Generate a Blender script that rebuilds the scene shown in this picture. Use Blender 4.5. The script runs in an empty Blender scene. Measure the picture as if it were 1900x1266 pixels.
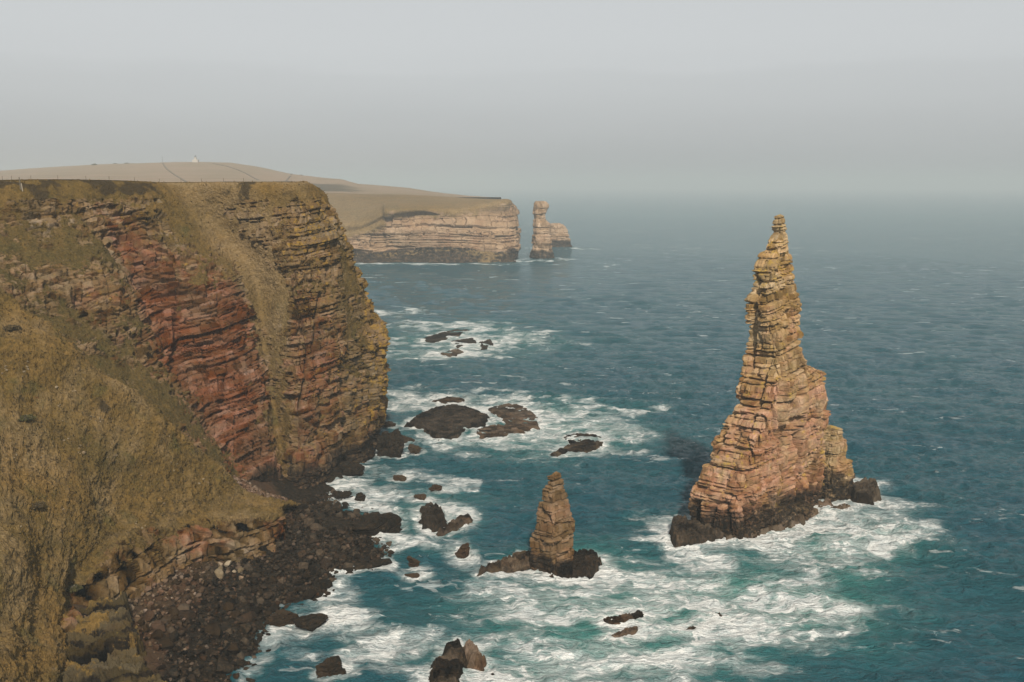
import bpy, math, random
import numpy as np
from math import radians as R, sin, cos, tan, pi

scene = bpy.context.scene
COL = scene.collection
rng = np.random.default_rng(11)
random.seed(5)

# ------------------------------------------------------------------ camera
CAM_H = 60.0
FOC = 1900 * 35.0 / 36.0
PITCH = math.atan((633 - 342) / FOC)
cd = bpy.data.cameras.new('camera')
cam = bpy.data.objects.new('camera', cd)
COL.objects.link(cam)
cd.lens = 35.0
cd.sensor_width = 36.0
cd.clip_start = 1.0
cd.clip_end = 60000.0
cam.location = (0, 0, CAM_H)
cam.rotation_euler = (pi / 2 - PITCH, 0, 0)
scene.camera = cam


def at(px, py, Y):
    """photo pixel -> world point at distance Y north of the viewpoint"""
    dx = (px - 950.0) / FOC
    dv = (633.0 - py) / FOC
    f = cos(PITCH) + dv * sin(PITCH)
    t = Y / f
    return np.array((dx * t, Y, CAM_H + t * (-sin(PITCH) + dv * cos(PITCH))))


def yz(py, z=0.0):
    """distance at which the pixel row meets height z"""
    dv = (633.0 - py) / FOC
    s = -sin(PITCH) + dv * cos(PITCH)
    t = (z - CAM_H) / s
    return t * (cos(PITCH) + dv * sin(PITCH))


def gz(px, py, z=0.0):
    return at(px, py, yz(py, z))


def visible_px(x, y, z):
    d = y * cos(PITCH) - (z - CAM_H) * sin(PITCH)
    u = x / d * FOC + 950
    vv = 633 - (y * sin(PITCH) + (z - CAM_H) * cos(PITCH)) / d * FOC
    return u, vv


# ------------------------------------------------------------------ noise
def _hash(ix, iy, iz, seed):
    with np.errstate(over='ignore'):
        h = (ix.astype(np.uint32) * np.uint32(374761393) + iy.astype(np.uint32) * np.uint32(668265263)
             + iz.astype(np.uint32) * np.uint32(2147483647) + np.uint32((seed * 974711 + 12345) & 0xffffffff))
        h = (h ^ (h >> np.uint32(13))) * np.uint32(1274126177)
        h = (h ^ (h >> np.uint32(16))) * np.uint32(2246822519)
        h = h ^ (h >> np.uint32(15))
    return h


def rnd(ix, iy, iz, seed):
    return _hash(np.asarray(ix, np.int64), np.asarray(iy, np.int64), np.asarray(iz, np.int64), seed).astype(np.float64) / 4294967295.0


def noise3(P, scale, seed=0):
    Q = np.asarray(P, np.float64) * scale
    I = np.floor(Q).astype(np.int64)
    F = Q - I
    U = F * F * F * (F * (F * 6 - 15) + 10)
    out = 0
    for dx in (0, 1):
        wx = U[..., 0] if dx else 1 - U[..., 0]
        for dy in (0, 1):
            wy = U[..., 1] if dy else 1 - U[..., 1]
            for dz in (0, 1):
                wz = U[..., 2] if dz else 1 - U[..., 2]
                h = _hash(I[..., 0] + dx, I[..., 1] + dy, I[..., 2] + dz, seed)
                gx = (h & np.uint32(1023)).astype(np.float64) / 511.5 - 1
                gy = ((h >> np.uint32(10)) & np.uint32(1023)).astype(np.float64) / 511.5 - 1
                gzz = ((h >> np.uint32(20)) & np.uint32(1023)).astype(np.float64) / 511.5 - 1
                out = out + wx * wy * wz * (gx * (F[..., 0] - dx) + gy * (F[..., 1] - dy) + gzz * (F[..., 2] - dz))
    return out


def fbm(P, scale, octv=4, seed=0, gain=0.5):
    o = 0
    a = 1.0
    for k in range(octv):
        o = o + a * noise3(P, scale * 2.03 ** k, seed + k * 17)
        a *= gain
    return o


def sstep(a, b, x):
    t = np.clip((x - a) / (b - a), 0, 1)
    return t * t * (3 - 2 * t)


# ------------------------------------------------------------------ meshes
def mesh_obj(name, V, F, mat=None, parent=None, smooth=False, attrs=None):
    V = np.asarray(V, np.float32)
    F = np.asarray(F, np.int32)
    me = bpy.data.meshes.new(name)
    n, m, k = len(V), len(F), F.shape[1]
    me.vertices.add(n)
    me.vertices.foreach_set('co', V.ravel())
    me.loops.add(m * k)
    me.loops.foreach_set('vertex_index', F.ravel())
    me.polygons.add(m)
    me.polygons.foreach_set('loop_start', np.arange(0, m * k, k, dtype=np.int32))
    me.polygons.foreach_set('loop_total', np.full(m, k, np.int32))
    me.polygons.foreach_set('use_smooth', np.full(m, smooth, bool))
    me.update(calc_edges=True)
    if attrs:
        for an, A in attrs.items():
            A = np.asarray(A, np.float32)
            if A.ndim == 1:
                me.attributes.new(an, 'FLOAT', 'POINT').data.foreach_set('value', A)
                continue
            a = me.attributes.new(an, 'FLOAT_COLOR', 'POINT')
            B = np.ones((n, 4), np.float32)
            B[:, :A.shape[1]] = A
            a.data.foreach_set('color', B.ravel())
    if mat:
        me.materials.append(mat)
    o = bpy.data.objects.new(name, me)
    COL.objects.link(o)
    o.parent = parent
    return o


def tag(o, label=None, cat=None, group=None, kind=None):
    if label: o['label'] = label
    if cat: o['category'] = cat
    if group: o['group'] = group
    if kind: o['kind'] = kind
    return o


def empty(name, loc):
    o = bpy.data.objects.new(name, None)
    COL.objects.link(o)
    o.location = loc
    return o


def grid_faces(nv, nu, wrap=False):
    i = np.arange(nv - 1)[:, None]
    j = np.arange(nu if wrap else nu - 1)[None, :]
    j2 = (j + 1) % nu
    return np.stack([i * nu + j, i * nu + j2, (i + 1) * nu + j2, (i + 1) * nu + j], -1).reshape(-1, 4)


def cr(P, n, axis=0):
    """Catmull-Rom resample of control rows to n samples along axis"""
    P = np.moveaxis(np.asarray(P, np.float64), axis, 0)
    m = P.shape[0]
    t = np.linspace(0, m - 1, n)
    i = np.clip(np.floor(t).astype(int), 0, m - 2)
    f = (t - i).reshape((-1,) + (1,) * (P.ndim - 1))
    p0 = P[np.maximum(i - 1, 0)]
    p1 = P[i]
    p2 = P[i + 1]
    p3 = P[np.minimum(i + 2, m - 1)]
    tt = .5
    o = p1 + f * tt * (p2 - p0) + f * f * (2 * tt * p0 + (tt - 3) * p1 + (3 - 2 * tt) * p2 - tt * p3) \
        + f ** 3 * (-tt * p0 + (2 - tt) * p1 + (tt - 2) * p2 + tt * p3)
    return np.moveaxis(o, 0, axis)


def normals(G, wrap=False):
    if wrap:
        du = np.roll(G, -1, 1) - np.roll(G, 1, 1)
    else:
        du = np.gradient(G, axis=1)
    dv = np.gradient(G, axis=0)
    N = np.cross(dv, du)
    N /= np.linalg.norm(N, axis=-1, keepdims=True) + 1e-9
    return N


# bedding and joints: the displacement of a point out of the face, block by block
def strata(P, seed, thick=1.6, joint=3.0, a_layer=.5, a_block=.4, crack=.25, dip=(0, 0, 1), rot=.7, cw=.09, tone=False):
    dip = np.array(dip, float)
    dip /= np.linalg.norm(dip)
    s = P @ dip + .16 * noise3(P, .12, seed + 3) * thick
    r = np.random.default_rng(seed)
    th = thick * (.35 + 1.3 * r.random(400) ** 1.6)
    b = np.concatenate([[-30.], -30 + np.cumsum(th)])
    L = np.clip(np.searchsorted(b, s) - 1, 0, len(b) - 2)
    d = np.minimum(s - b[L], b[L + 1] - s)
    ca, sa = cos(rot), sin(rot)
    w = .5 * noise3(P, .25, seed + 9) * joint * .5
    t1 = P[..., 0] * ca + P[..., 1] * sa + w
    t2 = -P[..., 0] * sa + P[..., 1] * ca + w
    js = joint * (.5 + rnd(L, 0, 0, seed + 1))
    u1 = t1 / js + rnd(L, 1, 0, seed) * 7
    u2 = t2 / js + rnd(L, 2, 0, seed) * 7
    i1, i2 = np.floor(u1), np.floor(u2)
    # shift each joint a little
    d1 = np.minimum(u1 - i1, i1 + 1 - u1) * js
    d2 = np.minimum(u2 - i2, i2 + 1 - u2) * js
    off = (rnd(L, 3, 0, seed) - .5) * 2 * a_layer + (rnd(L, i1, i2, seed + 5) - .5) * 2 * a_block
    cl_ = (1 - sstep(.3 * cw, cw * 1.5, d)) * sstep(.35, .75, rnd(L + (s - b[L] > d + 1e-6), np.floor(t1 / (3 * joint)), 4, seed + 6))
    c1_ = (1 - sstep(.3 * cw, cw * 1.5, d1)) * sstep(.45, .8, rnd(L, np.round(u1), 7, seed + 6))
    c2_ = (1 - sstep(.3 * cw, cw * 1.5, d2)) * sstep(.45, .8, rnd(L, np.round(u2), 8, seed + 6))
    off = off - crack * 1.25 * np.maximum(cl_, np.maximum(c1_, c2_))
    if tone:
        return off, .34 * (rnd(L, 11, 0, seed) - .5) + .7 * (rnd(L, i1, i2, seed + 15) - .5)
    return off


# ------------------------------------------------------------------ materials
class NT:
    def __init__(self, name):
        self.m = bpy.data.materials.new(name)
        self.m.use_nodes = True
        self.t = self.m.node_tree
        self.t.nodes.clear()
        self.out = self.n('ShaderNodeOutputMaterial')

    def n(self, typ, **kw):
        nd = self.t.nodes.new(typ)
        for k, v in kw.items():
            if k.startswith('_'):
                nd.inputs[k[1:].replace('_', ' ')].default_value = v
            else:
                setattr(nd, k, v)
        return nd

    def l(self, a, b):
        self.t.links.new(a, b)

    def coords(self, scale=(1, 1, 1), rot=(0, 0, 0)):
        g = self.n('ShaderNodeNewGeometry')
        mp = self.n('ShaderNodeMapping')
        mp.inputs['Scale'].default_value = scale
        mp.inputs['Rotation'].default_value = rot
        self.l(g.outputs['Position'], mp.inputs['Vector'])
        return mp.outputs[0]

    def noise(self, vec, scale, detail=4, rough=.55, dist=0):
        nd = self.n('ShaderNodeTexNoise')
        nd.inputs['Scale'].default_value = scale
        nd.inputs['Detail'].default_value = detail
        nd.inputs['Roughness'].default_value = rough
        nd.inputs['Distortion'].default_value = dist
        self.l(vec, nd.inputs['Vector'])
        return nd.outputs['Fac']

    def ramp(self, fac, a, b, lo=0., hi=1.):
        nd = self.n('ShaderNodeMapRange')
        nd.interpolation_type = 'SMOOTHSTEP'
        nd.inputs['From Min'].default_value = a
        nd.inputs['From Max'].default_value = b
        nd.inputs['To Min'].default_value = lo
        nd.inputs['To Max'].default_value = hi
        self.l(fac, nd.inputs['Value'])
        return nd.outputs[0]

    def math(self, op, a, b=None, clamp=False):
        nd = self.n('ShaderNodeMath', operation=op, use_clamp=clamp)
        for i, v in enumerate((a, b)):
            if v is None: continue
            if isinstance(v, (int, float)):
                nd.inputs[i].default_value = v
            else:
                self.l(v, nd.inputs[i])
        return nd.outputs[0]

    def mix(self, fac, a, b, blend='MIX'):
        nd = self.n('ShaderNodeMix', data_type='RGBA', blend_type=blend)
        for s, v in ((nd.inputs[0], fac), (nd.inputs[6], a), (nd.inputs[7], b)):
            if isinstance(v, (int, float)):
                s.default_value = v
            elif isinstance(v, tuple):
                s.default_value = v + (1,) if len(v) == 3 else v
            else:
                self.l(v, s)
        return nd.outputs[2]

    def bsdf(self, col, rough=.9, spec=.25, bump=None, strength=.5, dist=.1):
        p = self.n('ShaderNodeBsdfPrincipled')
        if isinstance(col, tuple):
            p.inputs['Base Color'].default_value = col + (1,)
        else:
            self.l(col, p.inputs['Base Color'])
        if isinstance(rough, (int, float)):
            p.inputs['Roughness'].default_value = rough
        else:
            self.l(rough, p.inputs['Roughness'])
        p.inputs['Specular IOR Level'].default_value = spec
        if bump is not None:
            b = self.n('ShaderNodeBump')
            b.inputs['Strength'].default_value = strength
            b.inputs['Distance'].default_value = dist
            self.l(bump, b.inputs['Height'])
            self.l(b.outputs[0], p.inputs['Normal'])
        self.l(p.outputs[0], self.out.inputs[0])
        return p


def grass_colour(t, v, s=1.0):
    big = t.ramp(t.noise(v, .07 * s, 4), .38, .62)
    mid = t.ramp(t.noise(v, .6 * s, 5, .65), .35, .66)
    fine = t.ramp(t.noise(v, 3.2 * s, 4, .7), .32, .68)
    c = t.mix(big, (.172, .102, .031), (.116, .074, .021))
    c = t.mix(mid, t.mix(.7, c, (.044, .030, .010)), c)
    c = t.mix(t.math('MULTIPLY', fine, .35), c, (.20, .128, .042))
    c = t.mix(t.ramp(t.noise(v, .9 * s, 5, .7), .50, .72, 0, .6), c, (.045, .036, .012))
    grn = t.ramp(t.noise(v, .19 * s, 5, .6), .55, .70)
    c = t.mix(t.math('MULTIPLY', grn, .5), c, (.050, .055, .017))
    brn = t.ramp(t.noise(v, .33 * s, 5, .65, .5), .57, .68)
    c = t.mix(t.math('MULTIPLY', brn, .6), c, (.05, .033, .014))
    return c, fine, mid


def rock_material(name, tan_c, red_c, grey_c, lichen, far=1.0, bed_rot=(0, 0, 0), lich_amt=.5, bump=.6, wet_c=(.014, .011, .008)):
    """rock with grass on it; attribute 'mask': r grass, g red, b wet and painted slot shade, a lichen"""
    t = NT(name)
    at_ = t.n('ShaderNodeAttribute', attribute_name='mask')
    sep = t.n('ShaderNodeSeparateColor')
    t.l(at_.outputs['Color'], sep.inputs[0])
    g, r, w = sep.outputs[0], sep.outputs[1], sep.outputs[2]
    la = at_.outputs['Alpha']
    s = 1.0 / far
    v = t.coords()
    vb = t.coords((.22, .22, 2.2), bed_rot)
    band = t.noise(vb, .55 * s, 5, .65)
    n1 = t.noise(v, .35 * s, 6, .62)
    n2 = t.noise(v, 1.7 * s, 6, .68)
    n3 = t.noise(v, .11 * s, 4, .5)
    redf = t.math('ADD', r, t.math('MULTIPLY', t.math('SUBTRACT', n1, .5), 1.7), True)
    redf = t.ramp(redf, .2, .8)
    c = t.mix(redf, tan_c, red_c)
    c = t.mix(t.math('MULTIPLY', t.ramp(band, .40, .62), .55), c, t.mix(.5, c, grey_c))
    c = t.mix(t.math('MULTIPLY', t.ramp(n3, .45, .65), .4), c, grey_c)
    c = t.mix(t.ramp(n2, .30, .72, 0, .55), t.mix(.5, c, (.035, .028, .02)), c)
    ab = t.n('ShaderNodeAttribute', attribute_name='bed')
    bedv = t.math('ADD', 1.0, t.math('MULTIPLY', ab.outputs['Fac'], 1.5))
    hsv = t.n('ShaderNodeHueSaturation')
    t.l(bedv, hsv.inputs['Value']); t.l(c, hsv.inputs['Color'])
    t.l(t.math('ADD', 1.05, t.math('MULTIPLY', ab.outputs['Fac'], -.5)), hsv.inputs['Saturation'])
    c = hsv.outputs[0]
    lf = t.math('ADD', t.math('MULTIPLY', la, lich_amt), t.math('MULTIPLY', t.math('SUBTRACT', t.noise(v, .8 * s, 7, .7), .5), 2.0))
    c = t.mix(t.ramp(lf, .42, .62, 0, .8), c, lichen)
    wf = t.ramp(t.math('ADD', w, t.math('MULTIPLY', t.math('SUBTRACT', n1, .5), 1.3)), .22, .78)
    wcol = t.mix(t.ramp(n2, .42, .70), wet_c, t.mix(.5, t.mix(.5, c, (.066, .038, .017)), wet_c))
    c = t.mix(wf, c, wcol)
    hs2 = t.n('ShaderNodeHueSaturation')
    t.l(c, hs2.inputs['Color'])
    t.l(t.math('ADD', 1.0, t.math('MULTIPLY', t.math('MULTIPLY', ab.outputs['Fac'], wf), 1.8)), hs2.inputs['Value'])
    c = hs2.outputs[0]
    gc, fine, mid = grass_colour(t, v, s)
    a2 = t.n('ShaderNodeAttribute', attribute_name='tone')
    s2 = t.n('ShaderNodeSeparateColor')
    t.l(a2.outputs['Color'], s2.inputs[0])
    gc = t.mix(t.math('MULTIPLY', s2.outputs[0], t.ramp(n2, .25, .7, .35, 1.)), gc, t.mix(fine, (.036, .029, .010), (.078, .060, .022)))
    gc = t.mix(t.math('MULTIPLY', s2.outputs[1], t.ramp(n2, .3, .7, .3, 1.)), gc, t.mix(fine, (.16, .11, .055), (.26, .185, .10)))
    gc = t.mix(t.ramp(t.math('ADD', s2.outputs[2], t.math('MULTIPLY', t.math('SUBTRACT', n1, .5), 1.6)), .5, .75), gc, t.mix(n2, (.022, .017, .009), (.065, .045, .022)))
    gn = t.math('ADD', t.math('MULTIPLY', t.math('SUBTRACT', n2, .5), 1.1), t.math('MULTIPLY', t.math('SUBTRACT', n1, .5), .9))
    gf = t.ramp(t.math('ADD', g, gn), .40, .60)
    col = t.mix(gf, c, gc)
    h = t.math('ADD', t.math('MULTIPLY', n2, .8), t.math('MULTIPLY', t.noise(v, 5.5 * s, 5, .7), .5))
    hv = t.n('ShaderNodeTexVoronoi', feature='DISTANCE_TO_EDGE')
    hv.inputs['Scale'].default_value = 1.3 * s
    t.l(t.coords((1, 1, 1.8), bed_rot), hv.inputs['Vector'])
    hr = t.math('ADD', h, t.math('MULTIPLY', t.ramp(hv.outputs['Distance'], 0, .12), .25))
    hg = t.math('MULTIPLY', t.math('ADD', fine, mid), .8)
    hm = t.n('ShaderNodeMix', data_type='FLOAT')
    t.l(gf, hm.inputs[0]); t.l(hr, hm.inputs[2]); t.l(hg, hm.inputs[3])
    rough = t.n('ShaderNodeMix', data_type='FLOAT')
    t.l(wf, rough.inputs[0])
    rough.inputs[2].default_value = .92
    rough.inputs[3].default_value = .72
    t.bsdf(col, rough.outputs[0], .06, hm.outputs[0], bump, .22 * far)
    return t.m


TAN, RED, GREY, LICH = (.26, .165, .085), (.20, .072, .036), (.15, .125, .085), (.21, .135, .035)
M_CLIFF = rock_material('cliff_rock', (.185, .112, .050), (.180, .060, .025), (.095, .080, .045), (.22, .132, .022), bed_rot=(0, R(7), 0), bump=.8)
M_STACK = rock_material('stack_rock', (.42, .265, .125), (.40, .20, .12), (.28, .235, .14), (.33, .215, .045), bed_rot=(R(3), R(2), 0), lich_amt=.55)
M_STACK2 = rock_material('small_stack_rock', (.22, .128, .060), (.23, .105, .055), (.13, .10, .06), (.24, .16, .03), bed_rot=(R(3), R(2), 0), lich_amt=.4)
M_FAR = rock_material('far_rock', (.42, .285, .18), (.38, .22, .135), (.29, .22, .155), (.22, .16, .08), far=4.0, lich_amt=.3)
M_SKERRY = rock_material('skerry_rock', (.085, .058, .034), (.105, .058, .032), (.05, .043, .032), (.50, .52, .50), lich_amt=.2)
M_BOULDER = rock_material('boulder_rock', (.050, .030, .015), (.066, .030, .015), (.028, .023, .016), (.09, .06, .02), lich_amt=.1, wet_c=(.010, .0085, .006))
M_DRY = rock_material('dry_stone', (.115, .074, .042), (.125, .066, .040), (.14, .11, .075), (.16, .11, .05), lich_amt=.1)
M_PALE = rock_material('pale_stone', (.25, .185, .115), (.22, .13, .08), (.29, .25, .18), (.26, .19, .08), lich_amt=.1)


def simple(name, col, rough=.8, spec=.3, var=.0, scale=2.):
    t = NT(name)
    if var:
        n = t.noise(t.coords(), scale, 5, .6)
        c = t.mix(t.ramp(n, .3, .7), tuple(x * (1 - var) for x in col), tuple(min(1, x * (1 + var)) for x in col))
    else:
        c = col
    t.bsdf(c, rough, spec)
    return t.m


# ------------------------------------------------------------------ world, sun, haze
SUN_EL, SUN_AZ = R(40), R(173)      # azimuth measured from +Y (the view direction) towards +X
sd = bpy.data.lights.new('sun', 'SUN')
sd.energy = 4.0
sd.angle = R(2.5)
sd.color = (1.0, .91, .77)
so = bpy.data.objects.new('sun', sd)
COL.objects.link(so)
sv = (cos(SUN_EL) * sin(SUN_AZ), cos(SUN_EL) * cos(SUN_AZ), sin(SUN_EL))
import mathutils
so.rotation_euler = mathutils.Vector(sv).to_track_quat('Z', 'Y').to_euler()

w = bpy.data.worlds.new('World')
scene.world = w
w.use_nodes = True
nt = w.node_tree
nt.nodes.clear()
sky = nt.nodes.new('ShaderNodeTexSky')
sky.sky_type = 'NISHITA'
sky.sun_disc = False
sky.sun_elevation = SUN_EL
sky.sun_rotation = SUN_AZ
sky.dust_density = 4.0
sky.air_density = 1.0
bw = nt.nodes.new('ShaderNodeRGBToBW')
mx = nt.nodes.new('ShaderNodeMix'); mx.data_type = 'RGBA'
mx.inputs[0].default_value = .85
tint = nt.nodes.new('ShaderNodeMix'); tint.data_type = 'RGBA'; tint.blend_type = 'MULTIPLY'
tint.inputs[0].default_value = 1.0
tint.inputs[7].default_value = (.97, 1.0, 1.0, 1)
veil = nt.nodes.new('ShaderNodeMix'); veil.data_type = 'RGBA'
veil.inputs[0].default_value = .72
veil.inputs[7].default_value = (4.72, 4.86, 4.95, 1)
# thin high cloud: brighter veil above a soft-edged bank
tc = nt.nodes.new('ShaderNodeTexCoord')
sx = nt.nodes.new('ShaderNodeSeparateXYZ')
mpw = nt.nodes.new('ShaderNodeMapping'); mpw.inputs['Scale'].default_value = (3, 3, 22)
nz = nt.nodes.new('ShaderNodeTexNoise'); nz.inputs['Scale'].default_value = 1.3; nz.inputs['Detail'].default_value = 5
ad = nt.nodes.new('ShaderNodeMath'); ad.operation = 'MULTIPLY_ADD'; ad.inputs[1].default_value = .05
mr = nt.nodes.new('ShaderNodeMapRange'); mr.interpolation_type = 'SMOOTHSTEP'
mr.inputs['From Min'].default_value = .02; mr.inputs['From Max'].default_value = .17
mr.inputs['To Min'].default_value = .89; mr.inputs['To Max'].default_value = 1.04
ml = nt.nodes.new('ShaderNodeMix'); ml.data_type = 'RGBA'; ml.blend_type = 'MULTIPLY'; ml.inputs[0].default_value = 1
bg = nt.nodes.new('ShaderNodeBackground')
bg.inputs['Strength'].default_value = .10
ow = nt.nodes.new('ShaderNodeOutputWorld')
L = nt.links.new
L(sky.outputs[0], bw.inputs[0])
L(bw.outputs[0], tint.inputs[6])
L(sky.outputs[0], mx.inputs[6])
L(tint.outputs[2], mx.inputs[7])
L(tc.outputs['Generated'], sx.inputs[0])
L(tc.outputs['Generated'], mpw.inputs[0])
L(mpw.outputs[0], nz.inputs['Vector'])
L(nz.outputs['Fac'], ad.inputs[0])
L(sx.outputs['Z'], ad.inputs[2])
L(ad.outputs[0], mr.inputs['Value'])
L(mx.outputs[2], veil.inputs[6])
L(veil.outputs[2], ml.inputs[6])
mr2 = nt.nodes.new('ShaderNodeMapRange'); mr2.interpolation_type = 'SMOOTHSTEP'
mr2.inputs['From Min'].default_value = .119; mr2.inputs['From Max'].default_value = .131
mr2.inputs['To Min'].default_value = .965; mr2.inputs['To Max'].default_value = 1.0
ad2 = nt.nodes.new('ShaderNodeMath'); ad2.operation = 'MULTIPLY_ADD'; ad2.inputs[1].default_value = .036
mm = nt.nodes.new('ShaderNodeMath'); mm.operation = 'MULTIPLY'
nz2 = nt.nodes.new('ShaderNodeTexNoise'); nz2.inputs['Scale'].default_value = 2.2; nz2.inputs['Detail'].default_value = 4
L(mpw.outputs[0], nz2.inputs['Vector'])
L(nz2.outputs['Fac'], ad2.inputs[0]); L(sx.outputs['Z'], ad2.inputs[2])
L(ad2.outputs[0], mr2.inputs['Value'])
L(mr.outputs[0], mm.inputs[0]); L(mr2.outputs[0], mm.inputs[1])
L(mm.outputs[0], ml.inputs[7])
L(ml.outputs[2], bg.inputs[0])
L(bg.outputs[0], ow.inputs[0])

FAR = 13000.0


def box(name, lo, hi, mat, parent=None):
    V = [(x, y, z) for z in (lo[2], hi[2]) for y in (lo[1], hi[1]) for x in (lo[0], hi[0])]
    F = [(0, 2, 3, 1), (4, 5, 7, 6), (0, 1, 5, 4), (2, 6, 7, 3), (0, 4, 6, 2), (1, 3, 7, 5)]
    return mesh_obj(name, V, F, mat, parent)


hm_ = NT('haze_air')
pv = hm_.n('ShaderNodeVolumePrincipled')
pv.inputs['Color'].default_value = (.56, .615, .635, 1)
pv.inputs['Density'].default_value = .00030
hm_.l(pv.outputs[0], hm_.out.inputs['Volume'])
hz = box('haze', (-FAR - 200, -FAR - 200, -6), (FAR + 200, FAR + 200, 118), hm_.m)
tag(hz, kind='stuff')

# ------------------------------------------------------------------ rocks: shared builders
FOAM = []          # (cx, cy, ux, uy, vx, vy, strength) foam ellipses in world metres
AER = []           # aerated, paler green water
FOOT = []          # (x, y, radius, strength) surf ring round each rock


def foam(px, py, rx, ry, st=1.0, ang=0.0, dst=None):
    c = gz(px, py)
    a = R(ang)
    u = gz(px + rx * cos(a), py + rx * sin(a)) - c
    v = gz(px - ry * sin(a), py + ry * cos(a)) - c
    (FOAM if dst is None else dst).append((c[0], c[1], u[0], u[1], v[0], v[1], st))


def loft(name, prof, Yc, thick, ang, mat, seed, parent=None, res=.2, nexp=4.0, dz=None, zmin=-2.0,
         red=.4, wet_z=4.0, lich=.6, st=dict(), axis_slide=None, grass_top=0., red_fn=None, cleft=.9):
    """a tower of rock from its left and right profile: (py, xl, xr) rows, depth Yc at its middle"""
    e = np.array((cos(ang), sin(ang)))
    n = np.array((sin(ang), -cos(ang)))
    rows = []
    for (py, xl, xr) in prof:
        Y0 = Yc if axis_slide is None else axis_slide(py)
        pl, pr = at(xl, py, Y0), at(xr, py, Y0)
        z = pl[2]
        W = (pr[0] - pl[0]) / 2
        T = thick(z, W)
        qq = nexp / (nexp - 1)
        sup = lambda W_: max(max(W_ ** qq - (abs(n[0]) * T) ** qq, 0) ** (1 / qq) / abs(e[0]), .35 * T)
        Lh = sup(W)
        # corners nearer or farther than the middle: put them on the traced ray
        for _ in range(3):
            yl = Y0 - .8 * (e[1] * Lh + n[1] * T)
            yr = Y0 + .8 * (e[1] * Lh + n[1] * T)
            xlw = pl[0] * yl / Y0
            xrw = pr[0] * yr / Y0
            W = (xrw - xlw) / 2
            Lh = sup(W)
        rows.append((z, (xlw + xrw) / 2, Y0, Lh, T))
    rows = np.array(sorted(rows, key=lambda r: r[0]))
    zt = rows[-1, 0]
    nz_ = int((zt - zmin) / (dz or res)) + 1
    zz = np.linspace(zmin, zt, nz_)
    f = lambda k: np.interp(zz, rows[:, 0], rows[:, k])
    cx, cy, Lh, T = f(1), f(2), f(3), f(4)
    per = 4 * (Lh.max() + T.max()) * .9
    nu = int(per / res)
    th = np.linspace(0, 2 * pi, nu, endpoint=False)
    a = np.sign(np.cos(th)) * np.abs(np.cos(th)) ** (2 / nexp)
    b = np.sign(np.sin(th)) * np.abs(np.sin(th)) ** (2 / nexp)
    # even out spacing along the perimeter
    ml_, mt = Lh.mean(), T.mean()
    px_, py_ = a * ml_, b * mt
    d = np.hypot(np.diff(np.append(px_, px_[0])), np.diff(np.append(py_, py_[0])))
    cum = np.concatenate([[0], np.cumsum(d)])
    thx = np.append(th, 2 * pi)
    th = np.interp(np.linspace(0, cum[-1], nu, endpoint=False), cum, thx)
    a = np.sign(np.cos(th)) * np.abs(np.cos(th)) ** (2 / nexp)
    b = np.sign(np.sin(th)) * np.abs(np.sin(th)) ** (2 / nexp)
    G = np.zeros((nz_, nu, 3))
    G[..., 0] = cx[:, None] + e[0] * Lh[:, None] * a + n[0] * T[:, None] * b
    G[..., 1] = cy[:, None] + e[1] * Lh[:, None] * a + n[1] * T[:, None] * b
    G[..., 2] = zz[:, None]
    rad = np.stack([G[..., 0] - cx[:, None], G[..., 1] - cy[:, None], 0 * G[..., 0]], -1)
    N = normals(G, True)
    if (N * rad).sum() < 0:
        N = -N
    N[..., 2] *= .3
    N /= np.linalg.norm(N, axis=-1, keepdims=True)
    size = np.minimum(1.0, (np.minimum(Lh, T) / 3.0))[:, None]
    k = dict(thick=1.7, joint=2.6, a_layer=.45, a_block=.45, crack=.35)
    k.update(st)
    D, bed1 = strata(G, seed, tone=True, **k)
    k2 = dict(k)
    k2.update(thick=k['thick'] * .36, joint=k['joint'] * .42, a_layer=k['a_layer'] * .3, a_block=k['a_block'] * .38, crack=k['crack'] * .5)
    D2, bed2 = strata(G, seed + 50, tone=True, **k2)
    D = D + D2
    bed = (.5 * bed1 + .45 * bed2).reshape(-1)
    cl = noise3(G * np.array((1, 1, .10)) + .6 * fbm(G, .15, 2, seed + 71)[..., None] * np.array((1, 1, 0)), .42 / k['thick'], seed + 70)
    D = D - cleft * (1 - sstep(.0, .08, np.abs(cl))) * sstep(-.1, .25, fbm(G, .10, 2, seed + 72) + .1)
    D = D + .5 * k['a_layer'] * fbm(G, .25 / k['thick'] * 1.7, 3, seed + 8)
    D = D * (.35 + .65 * size)
    G = G + N * D[..., None]
    G[..., 2] += .25 * k['thick'] * .3 * fbm(G, .5, 2, seed + 4)
    V = G.reshape(-1, 3)
    F = grid_faces(nz_, nu, True)
    if ((np.cross(V[F[0, 1]] - V[F[0, 0]], V[F[0, 2]] - V[F[0, 0]])) * (V[F[0, 0]] - np.array((cx[0], cy[0], zz[0])))).sum() < 0:
        F = F[:, ::-1]
    # lid
    lid0 = len(V)
    top = G[-1]
    c = top.mean(0)
    lids = [V]
    for q, fr in enumerate((.66, .33, .02)):
        ringv = c + (top - c) * fr + np.array((0, 0, .12 * (q + 1)))
        ringv[:, 2] += .35 * k['a_layer'] * fbm(ringv, .8, 2, seed)
        lids.append(ringv)
    V = np.concatenate(lids)
    base = (nz_ - 1) * nu
    idx = np.array([base, lid0, lid0 + nu, lid0 + 2 * nu])
    j = np.arange(nu); j2 = (j + 1) % nu
    ff = [F]
    for q in range(3):
        ff.append(np.stack([idx[q] + j, idx[q] + j2, idx[q + 1] + j2, idx[q + 1] + j], -1))
    F2 = np.concatenate(ff)
    zz_ = V[:, 2]
    N2 = np.zeros(len(V)); N2[lid0:] = 1
    mask = np.zeros((len(V), 4))
    mask[:, 0] = grass_top * N2 - .5
    rr = red + .25 * fbm(V, .08, 3, seed + 21)
    if red_fn is not None:
        rr = rr + red_fn(V)
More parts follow.
